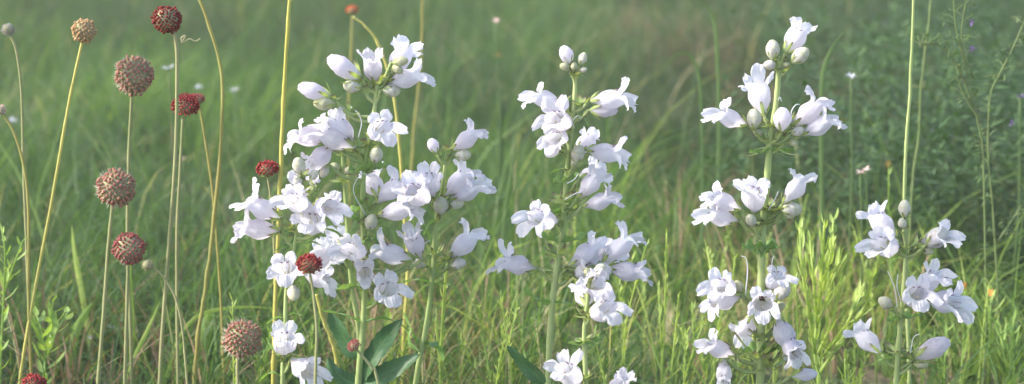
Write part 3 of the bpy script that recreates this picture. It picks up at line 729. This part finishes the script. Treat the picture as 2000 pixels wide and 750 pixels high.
stalk('tall pale green stalk rising behind the rightmost penstemon', 1.70, [(1786, -60), (1783, 40), (1777, 180), (1768, 320), (1766, 440), (1772, 600), (1776, 750)], 3.8, 'stem')
stalk('thin brownish stalk rising behind the gap beside the left clump', 2.3, [(825, -30), (822, 120), (808, 260), (800, 400)], 2.6, 'ochre')
stalk('thin dull green stalk parallel to the tall pale one at right', 2.0, [(1822, -30), (1812, 60), (1800, 160), (1795, 260), (1782, 360), (1776, 480)], 2.6, 'dim2')
stalk('pale yellow flattened stalk slanting down from the dark red head in the clump', 1.68, [(618, 575), (632, 625), (648, 665), (655, 690), (664, 750)], 5, 'gold')
def tendril():
    Y = 1.75; mb = MB()
    tube(mb, [W(a, b, Y) for a, b in [(354, 84), (362, 70), (354, 74), (358, 82), (370, 76), (382, 80), (391, 75)]], 1.4 * S(Y), 1.0 * S(Y), 5, smooth=6)
    c = W(356, 80, Y); me = mb.mesh('tendril', M['straw'], c); o = bpy.data.objects.new('tendril', me); o.location = c; link(o)
    o['label'] = 'pale curled tendril caught on the stem under the dark red ball'; o['category'] = 'tendril'
tendril()

# ------------------------------------------------------------------ leafy weeds
def weed(label, Y, stems, m, ln=22, w=2.6, step=11, spread=.5, r=2.6, name='feathery_weed', cat='weed', group='yellow-green weeds between the penstemons', seed=0, tipm=None, tip=None):
    rg = random.Random(seed + 77); s = S(Y)
    allP = []
    for st in stems:
        P = [W(a, b, Y + rg.uniform(-.02, .02)) for a, b in st]
        allP.append(P)
    P0 = allP[0]; last = P0[-1]
    g = Vector((last.x + rg.uniform(-.01, .01), last.y, 0))
    P0.append(Vector((g.x, g.y, -.003)))
    root = empty(name, g, label, cat, group)
    sm, fm, tm = MB(), MB(), MB()
    for i, P in enumerate(allP):
        cu = catmull(P, 10)
        tube(sm, P, r * .55 * s, r * (1 if i == 0 else .8) * s, 6, smooth=6)
        # leaves by arc length
        acc = 0; nxt = 0; k = rg.uniform(0, 6)
        tot = sum((cu[j + 1] - cu[j]).length for j in range(len(cu) - 1))
        for j in range(len(cu) - 1):
            acc += (cu[j + 1] - cu[j]).length
            while acc > nxt:
                nxt += step * s * rg.uniform(.6, 1.4); k += 2.4
                t = (cu[j] - cu[min(j + 1, len(cu) - 1)]).normalized()
                fr = acc / tot
                if cu[j].z < .02: continue
                side = Vector((math.cos(k), math.sin(k), 0))
                d = (t * 1.0 + side * spread * rg.uniform(.5, 1.5)).normalized() * ln * s * rg.uniform(.55, 1.3) * (.65 + .5 * min(1, fr * 3))
                leaf(fm, cu[j], cu[j] + d, 1.3 * w * s * rg.uniform(.8, 1.2), Vector((0, 0, -.08 * d.length)) + side * .05 * d.length, fold=.3, nl=5, seed=rg.random(), peak=.35)
        if tip:
            t = (cu[0] - cu[2]).normalized()
            for q in range(5):
                e = (t + Vector((rg.gauss(0, .2), rg.gauss(0, .2), 0))).normalized()
                leaf(tm, cu[0], cu[0] + e * tip * s, tip * .2 * s, nl=5, seed=rg.random())
    part('stem', sm, M[m], root); part('foliage', fm, M[m], root)
    if tip: part('flower_head', tm, M[tipm], root)
    return root
weed('large bright yellow-green feathery weed between the two right-hand penstemons', 1.72,
     [[(1628, 430), (1622, 500), (1600, 600), (1592, 680), (1600, 770)], [(1562, 445), (1566, 520), (1578, 600), (1592, 690)], [(1582, 470), (1590, 560), (1596, 640)],
      [(1610, 440), (1606, 520), (1598, 610)], [(1640, 560), (1628, 620), (1598, 690)], [(1680, 570), (1650, 640), (1604, 700)], [(1700, 540), (1690, 600), (1660, 640), (1600, 730)], [(1640, 510), (1622, 560), (1602, 620)]],
     'weed', 40, 5.2, 12, .28, r=4.2, seed=1)
weed('slim bright weed to the right of the centre penstemon, reaching its flowers', 1.76, [[(1302, 455), (1300, 560), (1294, 700), (1292, 770)], [(1286, 560), (1290, 640), (1293, 700)]], 'weed', 18, 2.2, 10, .3, seed=2)
weed('forked yellow stemmed weed leaning right beside the centre penstemon flowers', 1.74, [[(1262, 480), (1240, 560), (1222, 640), (1212, 770)], [(1326, 575), (1320, 640), (1310, 740)]], 'weed', 20, 2.6, 12, .5, seed=3)
weed('bushy yellow-green weed just left of the four-tiered penstemon', 1.78, [[(1436, 500), (1428, 560), (1400, 650), (1392, 770)], [(1380, 482), (1392, 540), (1410, 600)], [(1352, 590), (1356, 660), (1380, 740)], [(1330, 640), (1345, 700), (1385, 760)]], 'weed', 24, 2.8, 11, .6, seed=4)
weed('yellow-green weed with thick pale stem beside the right edge of the left clump', 1.70, [[(872, 520), (866, 600), (862, 680), (860, 770)], [(852, 620), (856, 680), (862, 730)]], 'weed', 24, 2.4, 14, .6, r=4.5, seed=5)
weed('low yellow-green weed in the gap left of the centre penstemon', 1.75, [[(936, 600), (944, 660), (960, 770)], [(1010, 600), (990, 680), (962, 760)], [(900, 660), (920, 710), (955, 765)]], 'weed', 20, 2.4, 9, .7, seed=6)
weed('low feathery weed at the foot of the centre penstemon', 1.80, [[(1040, 620), (1036, 690), (1030, 770)], [(1000, 560), (1016, 640), (1030, 720)], [(1062, 540), (1050, 640), (1034, 740)]], 'midweed', 18, 2.2, 10, .7, seed=7)
weed('orange-tipped narrow-leaved weed behind the rightmost penstemon flowers', 1.85, [[(1888, 570), (1884, 640), (1876, 770)]], 'midweed', 66, 3.6, 14, .35, seed=8, tipm='orange', tip=24)
weed('orange-tipped narrow-leaved weed nearest the right edge', 1.85, [[(1935, 580), (1934, 650), (1928, 770)]], 'midweed', 62, 3.6, 15, .4, seed=9, tipm='orange', tip=22)
weed('spiky weed with an orange tip behind the right-hand buds', 1.95, [[(1736, 330), (1736, 380), (1738, 470), (1742, 600)]], 'midweed', 24, 2.4, 16, .3, seed=10, tipm='orange', tip=18)
weed('leafy weed at the far left edge with broad pointed leaves', 1.72, [[(2, 440), (10, 500), (6, 600), (0, 770)], [(45, 470), (26, 520), (8, 570)]], 'midweed', 34, 5, 16, .8, seed=11)
weed('broad-leaved yellow-green weed low on the left between two stems', 1.74, [[(104, 590), (96, 640), (88, 700), (86, 780)], [(132, 610), (110, 650), (92, 700)], [(70, 610), (82, 650), (90, 700)]], 'midweed', 46, 9, 18, .8, seed=12)
weed('low weed at the bottom edge left of the rightmost penstemon', 1.72, [[(1650, 700), (1652, 760)], [(1692, 700), (1670, 760)]], 'weed', 30, 4, 9, .6, seed=13)
weed('bushy green weed at the bottom between the red bud and the left clump', 1.76, [[(760, 620), (765, 690), (770, 780)], [(800, 640), (785, 700), (772, 760)]], 'weed', 26, 4, 10, .7, seed=14)
weed('bright green weed at the foot of the leftmost penstemon', 1.76, [[(500, 660), (505, 720), (508, 790)], [(530, 640), (520, 700), (510, 760)], [(610, 650), (600, 710), (596, 780)]], 'midweed', 30, 4, 12, .6, seed=15)
weed('small green weed at the bottom right of the rightmost penstemon', 1.78, [[(1850, 640), (1846, 700), (1842, 780)], [(1822, 660), (1832, 710), (1842, 760)]], 'midweed', 30, 3, 11, .5, seed=16)
weed('green weed filling the bottom right corner', 1.82, [[(1980, 620), (1976, 690), (1972, 780)], [(1954, 640), (1962, 700), (1972, 760)]], 'midweed', 40, 3.5, 11, .5, seed=17)

def vine(label, Y, stems, seed, flowers=()):
    rg = random.Random(seed); s = S(Y)
    P0 = [W(a, b, Y) for a, b in stems[0]]
    g = Vector((P0[-1].x, P0[-1].y, 0)); P0.append(Vector((g.x, g.y, -.003)))
    root = empty('sweet_clover', g, label, 'wildflower', 'straggling leafy stems at the right edge')
    sm, fm, pm = MB(), MB(), MB()
    for i, st in enumerate(stems):
        P = P0 if i == 0 else [W(a, b, Y) for a, b in st]
        tube(sm, P, 1.4 * s, 2.2 * s, 5, smooth=6)
        cu = catmull(P, 8)
        for j in range(0, len(cu) - 2):
            if cu[j].z < .05 or rg.random() < .25: continue
            k = rg.uniform(0, 6.3)
            tw = Vector((math.cos(k), math.sin(k) * .6, rg.uniform(-.2, .8))).normalized() * rg.uniform(14, 34) * s
            tube(sm, [cu[j], cu[j] + tw * .5 + Vector((0, 0, 3 * s)), cu[j] + tw], .8 * s, .6 * s, 4, smooth=3)
            for q in range(rg.randint(2, 4)):
                e = (tw.normalized() + Vector((rg.gauss(0, .8), rg.gauss(0, .5), rg.gauss(0, .8)))).normalized()
                b = cu[j] + tw * rg.uniform(.5, 1)
                leaf(fm, b, b + e * rg.uniform(9, 18) * s, 3.2 * s, nl=4, fold=.2, seed=rg.random())
    part('stem', sm, M['dim2'], root); part('foliage', fm, M['dim'], root)
    for (px, py) in flowers:
        pm = MB(); c = W(px, py, Y)
        for q in range(14):
            e = Vector((rg.gauss(0, 1), rg.gauss(0, 1), rg.gauss(0, 1))).normalized()
            leaf(pm, c + e * 2 * s, c + e * rg.uniform(6, 11) * s, 3.2 * s, nl=4, seed=rg.random())
        part('flower_head', pm, M['purple'], root)
vine('tangled slender plant with purple flowers in the upper right corner', 1.84,
     [[(1860, -40), (1868, 60), (1886, 130), (1910, 240), (1920, 300), (1924, 480), (1926, 640)], [(1890, -20), (1878, 80), (1900, 150)], [(1798, 92), (1800, 84), (1830, 86), (1856, 110), (1880, 150), (1900, 210)], [(1868, 130), (1880, 180), (1918, 240)]], 3, [(1897, 44), (1900, 95), (1976, 242)])
vine('slender leaning plant with pale seed pods at the right edge', 1.88,
     [[(2010, 20), (1980, 90), (1950, 150), (1934, 190), (1930, 300), (1940, 420), (1950, 620)], [(1996, 400), (1970, 440), (1950, 470)]], 5)

# ------------------------------------------------------------------ small blooms and blades farther back
def bloom(label, Y, px, py, r, m, seed, cat='wildflower', name='small_bloom', stem='dim'):
    rg = random.Random(seed); s = S(Y); c = W(px, py, Y)
    root = empty(name, (c.x, c.y, 0), label, cat, 'small blooms in the grass behind')
    sm, pm = MB(), MB()
    tube(sm, [c, Vector((c.x + .006, c.y, c.z * .5)), Vector((c.x, c.y, -.003))], 2 * s, 2.4 * s, 5, smooth=5)
    for q in range(9):
        a = q * 2.4; e = Vector((math.cos(a), math.sin(a) * .7, rg.uniform(-.1, .9))).normalized()
        leaf(pm, c, c + e * r * s, r * .38 * s, nl=5, seed=rg.random(), fold=.1)
    part('stem', sm, M[stem], root); part('petals', pm, M[m], root)
for i, (lb, Y, px, py, r, m) in enumerate([
    ('white bloom in the grass right of the highest big seed ball', 2.3, 329, 136, 15, 'white'),
    ('small white bloom just above the small reddish flower head', 2.5, 388, 172, 10, 'white'),
    ('pale white bloom between the red heads and the golden bending stalk', 2.7, 458, 178, 12, 'white'),
    ('pale bloom low in the grass near the left edge, beside the pink bud stem', 2.4, 24, 238, 13, 'white'),
    ('white bloom low at left between the broad-leaved weed and the seed ball stems', 1.95, 178, 658, 14, 'white'),
    ('smaller white bloom right of the white one low at left', 1.95, 216, 640, 9, 'white'),
    ('white upright bloom right of the four-tiered penstemon near the top', 2.1, 1662, 150, 12, 'white'),
    ('pink bloom, left one of the pair above the rightmost penstemon', 1.95, 1680, 337, 10, 'pink'),
    ('pink bloom, right one of the pair above the rightmost penstemon', 1.95, 1692, 331, 10, 'pink'),
    ('pinkish bloom at the top between the left clump and the centre penstemon', 2.6, 968, 42, 10, 'pink'),
    ('faint brownish bloom left of the centre penstemon top', 2.6, 972, 110, 8, 'orange'),
    ('purple bloom low in the grass at the right edge', 2.1, 1992, 190, 10, 'purple'),
    ('small white bloom low in the gap left of the centre penstemon', 1.95, 912, 690, 9, 'white'),
    ('pale bloom behind the tall golden stalk, left of the red head', 2.4, 355, 310, 9, 'pink'),
    ]):
    bloom(lb, Y, px, py, r, m, i)

def blade(label, Y, pts, w, m, seed=0):
    P = [W(a, b, Y) for a, b in pts]; last = P[-1]
    if last.z > 0: P.append(Vector((last.x, last.y, -.003)))
    cu = catmull(P, 8); n = len(cu); mb = MB(); vs = []; fs = []; s = S(Y)
    rg = random.Random(seed)
    base = Vector((P[-1].x, P[-1].y, 0))
    for i, p in enumerate(cu):
        t = (cu[min(i + 1, n - 1)] - cu[max(i - 1, 0)]).normalized()
        sd = t.cross(Vector((.2, 1, .2)))
        sd = sd.normalized() if sd.length > 1e-4 else Vector((1, 0, 0))
        u = i / (n - 1); ww = w * s * min(1, (u * 3 + .02)) ** .8
        nn = sd.cross(t)
        vs += [p - sd * ww + nn * ww * .4, p, p + sd * ww + nn * ww * .4]
    for i in range(n - 1):
        for k in (0, 1): fs.append((i * 3 + k, i * 3 + k + 1, i * 3 + k + 4, i * 3 + k + 3))
    mb.add(vs, fs)
    o = bpy.data.objects.new('wild_grass', mb.mesh('wild_grass', M[m], base)); o.location = base; link(o)
    o['label'] = label; o['category'] = 'grass'; o['group'] = 'broad grass blades'
blade('broad dull green grass blade drooping at the top, left of the four-tiered penstemon', 2.2, [(1355, 8), (1378, 12), (1394, 40), (1400, 90), (1404, 200), (1404, 300), (1400, 420)], 4, 'dim')
blade('broad green grass blade curving up right of the four-tiered penstemon top', 2.0, [(1650, 60), (1622, 100), (1606, 160), (1604, 300), (1606, 520)], 4.5, 'dim')
blade('thin dull grass blade arching left of the four-tiered penstemon', 2.2, [(1296, 140), (1320, 108), (1350, 112), (1368, 180), (1372, 420)], 3, 'dim')
blade('bright yellow-green blade standing left of the round seed ball stems', 1.95, [(140, 440), (146, 500), (160, 580), (176, 680)], 6, 'weed')
blade('pale green blade arching right, low in front of the bending golden stalk', 1.85, [(545, 603), (480, 600), (420, 606), (380, 622), (350, 660), (330, 720), (322, 790)], 3.5, 'weed')
blade('broad green blade standing beside the stem of the lowest seed ball', 1.9, [(410, 600), (402, 640), (392, 700), (388, 780)], 13, 'midweed')
blade('wide green blade leaning right, far left of the bottom row', 1.9, [(180, 590), (150, 640), (140, 700), (138, 790)], 8, 'midweed')
blade('slanting yellow blade crossing the stems low at left', 1.8, [(312, 590), (290, 640), (262, 700), (240, 770)], 4, 'weed')
blade('dark green blade rising between the left clump and the centre penstemon', 2.1, [(1010, 250), (1000, 330), (985, 430), (980, 560)], 4, 'dim')
blade('long thin blade arching from the left clump towards the right', 2.0, [(1040, 470), (980, 500), (920, 580), (900, 700)], 3, 'weed')

# ------------------------------------------------------------------ ground and grass
def ground():
    mb = MB(); n = 60
    xs = np.sign(np.linspace(-1, 1, n + 1)) * np.abs(np.linspace(-1, 1, n + 1)) ** 3 * 150
    vs = []; fs = []
    for y in xs:
        for x in xs:
            vs.append((float(x), float(y) + 2, 0.0))
    for i in range(n):
        for j in range(n):
            fs.append((i * (n + 1) + j, i * (n + 1) + j + 1, (i + 1) * (n + 1) + j + 1, (i + 1) * (n + 1) + j))
    mb.add(vs, fs)
    m, nt = mat('meadow_soil')
    co = N(nt, 'ShaderNodeTexCoord').outputs['Object']
    c1 = ramp(nt, noisen(nt, 2.2, 5, co), [(0.35, (0.10, 0.15, 0.055)), (0.5, (0.13, 0.155, 0.07)), (0.62, (0.23, 0.16, 0.12)), (0.8, (0.26, 0.20, 0.16))])
    c2 = ramp(nt, noisen(nt, 60, 5, co), [(0.35, (0.5, 0.5, 0.5)), (0.7, (1.3, 1.3, 1.2))])
    surface(nt, mixc(nt, .8, c1, c2, 'MULTIPLY'), .9, 0, bump=noisen(nt, 80, 6, co), bstr=.8, bdist=.02)
    o = bpy.data.objects.new('ground', mb.mesh('ground', m)); link(o); o['kind'] = 'structure'
ground()

def grass_material(name, stops, trans=.45):
    m, nt = mat(name)
    g = attr(nt, 'g'); sep = N(nt, 'ShaderNodeSeparateXYZ'); L(nt, g.outputs['Vector'], sep.inputs[0])
    col = ramp(nt, sep.outputs[0], stops)
    col = mixc(nt, mathn(nt, 'MULTIPLY', mathn(nt, 'SUBTRACT', 1, sep.outputs[1]), .35), col, (.22, .21, .10))
    tc = mixc(nt, 1.0, col, (1.35, 1.45, .7), 'MULTIPLY')
    surface(nt, col, .5, trans, tcol=tc, spec=.25)
    return m
STOPS = [(0.0, (.018, .043, .024)), (.3, (.035, .092, .034)), (.52, (.068, .158, .045)), (.72, (.14, .26, .055)), (.88, (.40, .50, .10)), (1.0, (.50, .43, .26))]
def grass(name, seed, n, y0, y1, h0, h1, w0, w1, bend, mat_, hue, tuft=.04, label=None, leanx=.0, ypow=1.0, sel=None):
    rg = np.random.default_rng(seed)
    y = y0 + (y1 - y0) * rg.random(n) ** ypow
    x = (rg.random(n) * 2 - 1) * (.34 * y + .45)
    # patches
    def fbm(x, y, k, o):
        return (np.sin(x * k + o) * np.cos(y * k * .9 + o * 2) + .6 * np.sin(x * k * 2.3 + y * k * 1.7 + o * 3) + .4 * np.cos(x * k * 4.1 - y * k * 3.3 + o)) / 2
    keep = rg.random(n) < np.clip(.6 + .8 * fbm(x, y, 4.0, 3), .06, 1)
    if sel is not None: keep &= sel(x, y, rg)
    x, y = x[keep], y[keep]; n = len(x)
    # gather into tufts
    cell = tuft
    tx = np.round(x / cell) ; ty = np.round(y / cell)
    hsh = np.sin(tx * 12.9898 + ty * 78.233) * 43758.5453; hsh -= np.floor(hsh)
    hs2 = np.sin(tx * 39.34 + ty * 11.13) * 24634.63; hs2 -= np.floor(hs2)
    cx = (tx + (hsh - .5) * .8) * cell; cy = (ty + (hs2 - .5) * .8) * cell
    x = x * .5 + cx * .5; y = y * .5 + cy * .5
    h = (h0 + (h1 - h0) * rg.random(n) ** 1.3) * (.75 + .5 * hsh)
    near = np.clip((y - 1.35) / .5, .25, 1); h *= near
    w = w0 + (w1 - w0) * rg.random(n)
    an = rg.random(n) * 2 * PI
    ox, oy = x - cx, y - cy
    lx = np.cos(an) + ox / cell * 1.2 + leanx; ly = np.sin(an) + oy / cell * 1.2
    b = bend * (.25 + rg.random(n) ** 1.2 * 1.1)
    droop = .15 + .5 * rg.random(n)
    ll = np.hypot(lx, ly) + 1e-6; lx /= ll; ly /= ll
    tw = an + rg.normal(0, .7, n)
    sx, sy = -np.sin(tw), np.cos(tw)
    sx = np.where(rg.random(n) < .5, sx, 1.0); 
    nn_ = np.hypot(sx, sy); sx /= nn_; sy /= nn_
    SEG = 5
    V = np.zeros((n, (SEG + 1) * 2, 3), np.float32); Gt = np.zeros((n, (SEG + 1) * 2, 3), np.float32)
    hu = np.clip(hue + .25 * fbm(x, y, 2.6, 7) + .15 * fbm(x, y, 9, 2) + rg.normal(0, .09, n) + .05 * (hsh - .5), 0, .93)
    hu = np.where(rg.random(n) < .03, 1.0, hu)
    # shade over the far right and back of the field, put into blade hue
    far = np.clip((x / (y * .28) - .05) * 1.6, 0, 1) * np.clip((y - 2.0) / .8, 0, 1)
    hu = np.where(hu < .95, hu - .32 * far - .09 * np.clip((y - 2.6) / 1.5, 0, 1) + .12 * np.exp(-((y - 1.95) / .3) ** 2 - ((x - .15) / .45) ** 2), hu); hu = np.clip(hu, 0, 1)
    for i in range(SEG + 1):
        t = i / SEG
        cxp = x + lx * h * b * t ** 2; cyp = y + ly * h * b * t ** 2
        cz = h * (t - droop * b * t ** 3 * .8)
        ww = w * (1 - t ** 1.6) * .5 + .0001
        for k, sg in ((0, -1), (1, 1)):
            V[:, i * 2 + k, 0] = cxp + sg * sx * ww; V[:, i * 2 + k, 1] = cyp + sg * sy * ww; V[:, i * 2 + k, 2] = cz
            Gt[:, i * 2 + k, 0] = hu; Gt[:, i * 2 + k, 1] = t
    vpb = (SEG + 1) * 2
    base = (np.arange(n) * vpb)[:, None, None]
    q = np.array([[i * 2, i * 2 + 1, i * 2 + 3, i * 2 + 2] for i in range(SEG)])[None]
    F_ = (base + q).reshape(-1).astype(np.int32)
    me = bpy.data.meshes.new(name)
    me.vertices.add(n * vpb); me.vertices.foreach_set('co', V.reshape(-1))
    nf = n * SEG
    me.loops.add(nf * 4); me.loops.foreach_set('vertex_index', F_)
    me.polygons.add(nf); me.polygons.foreach_set('loop_start', np.arange(nf, dtype=np.int32) * 4)
    me.polygons.foreach_set('loop_total', np.full(nf, 4, np.int32))
    me.polygons.foreach_set('use_smooth', np.ones(nf, bool))
    me.attributes.new('g', 'FLOAT_VECTOR', 'POINT').data.foreach_set('vector', Gt.reshape(-1))
    me.materials.append(mat_); me.update(calc_edges=True)
    o = bpy.data.objects.new(name, me); link(o); o['kind'] = 'stuff'
    if label: o['label'] = label; o['category'] = 'grass'
    return o
GM = grass_material('grass_blades', STOPS)
def gp(px, py, z=.1):
    d = fwd + right * ((px - 1000) / 1000 * HW) + upc * ((375 - py) / 1000 * HW)
    return CAM + d * ((z - CAM.z) / d.z)
BARE = [(gp(1345, 60), .12), (gp(1505, 150), .10), (gp(1650, 110), .12), (gp(1250, 20), .12), (gp(1440, 90), .09), (gp(120, 690), .12), (gp(1490, 470), .12), (gp(760, 560), .10)]
def bare(x, y):
    b = np.zeros_like(x)
    for c, r in BARE: b = np.maximum(b, np.exp(-(((x - c.x) / r) ** 2 + ((y - c.y) / (r * 2.6)) ** 2)))
    return b
def notbare(x, y, r): return r.random(len(x)) > bare(x, y) * .8
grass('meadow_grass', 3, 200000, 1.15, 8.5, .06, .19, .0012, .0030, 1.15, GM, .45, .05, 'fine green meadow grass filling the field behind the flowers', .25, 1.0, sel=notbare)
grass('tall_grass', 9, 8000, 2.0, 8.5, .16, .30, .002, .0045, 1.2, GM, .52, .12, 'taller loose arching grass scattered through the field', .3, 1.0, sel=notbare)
grass('bright_grass', 12, 8000, 1.68, 2.3, .05, .16, .0012, .0028, .9, GM, .80, .03, 'bright yellow-green young grass low behind the flowers', .1, 1.0,
      sel=lambda x, y, r: r.random(len(x)) < np.clip(1.15 - np.abs(x - .14) / .38, .10, 1) * np.clip((2.5 - y) / .6, 0, 1))
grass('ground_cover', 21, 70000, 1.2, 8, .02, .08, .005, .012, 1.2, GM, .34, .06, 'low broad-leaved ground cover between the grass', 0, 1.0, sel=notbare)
DM = grass_material('dry_stems', [(0, (.20, .11, .085)), (.5, (.30, .17, .13)), (1, (.36, .25, .17))], .2)
grass('dry_grass', 31, 70000, 1.7, 8, .05, .16, .0015, .004, .6, DM, .5, .05, 'reddish-brown dead stems in the thin patches of the field', 0, 1.0,
      sel=lambda x, y, r: r.random(len(x)) < bare(x, y) * .7 + .014 * (y > 2.5))

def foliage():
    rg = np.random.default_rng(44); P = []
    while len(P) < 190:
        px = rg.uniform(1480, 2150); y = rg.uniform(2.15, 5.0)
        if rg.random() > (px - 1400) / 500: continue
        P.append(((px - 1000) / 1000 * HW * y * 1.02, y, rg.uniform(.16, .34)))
    vs = []; n = 0
    for (x, y, h) in P:
        for b in range(7):
            lx, ly = rg.normal(0, .35, 2) * h
            k = int(46)
            t = rg.random(k) ** .8
            c = np.stack([x + lx * t ** 1.4, y + ly * t ** 1.4, h * t * rg.uniform(.7, 1.05)], 1)
            a = rg.random(k) * 6.283; el = rg.uniform(-.2, .9, k)
            d = np.stack([np.cos(a) * np.cos(el), np.sin(a) * np.cos(el), np.sin(el)], 1) * rg.uniform(.010, .026, (k, 1))
            sd = np.stack([-np.sin(a + rg.normal(0, .5, k)), np.cos(a), rg.normal(0, .4, k)], 1); sd /= np.linalg.norm(sd, axis=1)[:, None]
            w = rg.uniform(.0012, .003, (k, 1))
            q = np.stack([c, c + d * .5 + sd * w, c + d, c + d * .5 - sd * w], 1)
            vs.append(q)
    V = np.concatenate(vs).reshape(-1, 3); nf = len(V) // 4
    me = bpy.data.meshes.new('dark_foliage')
    me.from_pydata(V.tolist(), [], np.arange(nf * 4).reshape(-1, 4).tolist())
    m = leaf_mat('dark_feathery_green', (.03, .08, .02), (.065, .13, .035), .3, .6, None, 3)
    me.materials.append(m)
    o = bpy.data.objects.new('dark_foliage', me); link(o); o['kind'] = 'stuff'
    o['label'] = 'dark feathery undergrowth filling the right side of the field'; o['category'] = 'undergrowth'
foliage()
def sprigs():
    rg = random.Random(5); mb = MB()
    for i in range(52):
        y = rg.uniform(1.66, 2.15); x = rg.gauss(.17, .22) if i % 3 else rg.uniform(-.3, .62)
        h = rg.uniform(.08, .165) * (1 + (y - 1.66) * .2); lx = rg.uniform(-.2, .2) * h; ly = rg.uniform(-.1, .1) * h
        P = [Vector((x, y, 0)), Vector((x + lx * .3, y + ly * .3, h * .55)), Vector((x + lx, y + ly, h))]
        tube(mb, P, .0011, .0006, 5, smooth=5)
        cu = catmull(P, 9)
        for j in range(6, len(cu)):
            for q in range(2):
                k = rg.uniform(0, 6.3); d = Vector((math.cos(k) * .6, math.sin(k) * .6, 1.1)).normalized() * rg.uniform(.005, .013)
                leaf(mb, cu[j], cu[j] + d, .0016, nl=4, fold=.3, seed=rg.random())
    o = bpy.data.objects.new('weed_sprigs', mb.mesh('weed_sprigs', M['weed'])); link(o); o['kind'] = 'stuff'
    o['label'] = 'slim yellow-green sprigs standing up out of the low grass'; o['category'] = 'weeds'
sprigs()

# ------------------------------------------------------------------ haze volume, added as a milky veil to lift the blacks
def haze():
    mb = MB(); X = 151
    vs = [(x, y + 2, z) for z in (-1, 0.85) for y in (-X, X) for x in (-X, X)]
    mb.add(vs, [(0, 2, 3, 1), (4, 5, 7, 6), (0, 1, 5, 4), (2, 6, 7, 3), (0, 4, 6, 2), (1, 3, 7, 5)])
    m, nt = mat('haze_veil')
    v = N(nt, 'ShaderNodeVolumePrincipled'); v.inputs['Color'].default_value = (.98, .97, .96, 1)
    v.inputs['Density'].default_value = 0.009
    out = N(nt, 'ShaderNodeOutputMaterial'); L(nt, v.outputs[0], out.inputs['Volume'])
    o = bpy.data.objects.new('haze', mb.mesh('haze', m)); link(o); o['kind'] = 'stuff'
haze()

# ------------------------------------------------------------------ light
SUN = Vector((-.78, -.08, .60)).normalized()
w = bpy.data.worlds.new('World'); sc.world = w; w.use_nodes = True
nt = w.node_tree; nt.nodes.clear()
sky = nt.nodes.new('ShaderNodeTexSky'); sky.sky_type = 'NISHITA'; sky.sun_disc = False
sky.sun_elevation = math.asin(SUN.z); sky.sun_rotation = math.atan2(SUN.x, SUN.y)
sky.dust_density = 2.5
bg = nt.nodes.new('ShaderNodeBackground'); bg.inputs[1].default_value = .15
out = nt.nodes.new('ShaderNodeOutputWorld')
nt.links.new(sky.outputs[0], bg.inputs[0]); nt.links.new(bg.outputs[0], out.inputs[0])
sl = bpy.data.lights.new('sun', 'SUN'); sl.energy = 2.4; sl.angle = R(8); sl.color = (1, .95, .87)
so = bpy.data.objects.new('sun', sl); link(so)
so.rotation_euler = SUN.to_track_quat('Z', 'Y').to_euler(); so.location = (-2, -1, 3)

sc.view_settings.view_transform = 'Standard'; sc.view_settings.look = 'None'
sc.view_settings.exposure = 1.45; sc.view_settings.gamma = 1
sc.cycles.use_denoising = True
sc.cycles.max_bounces = 8; sc.cycles.diffuse_bounces = 4; sc.cycles.transmission_bounces = 4
sc.cycles.transparent_max_bounces = 4
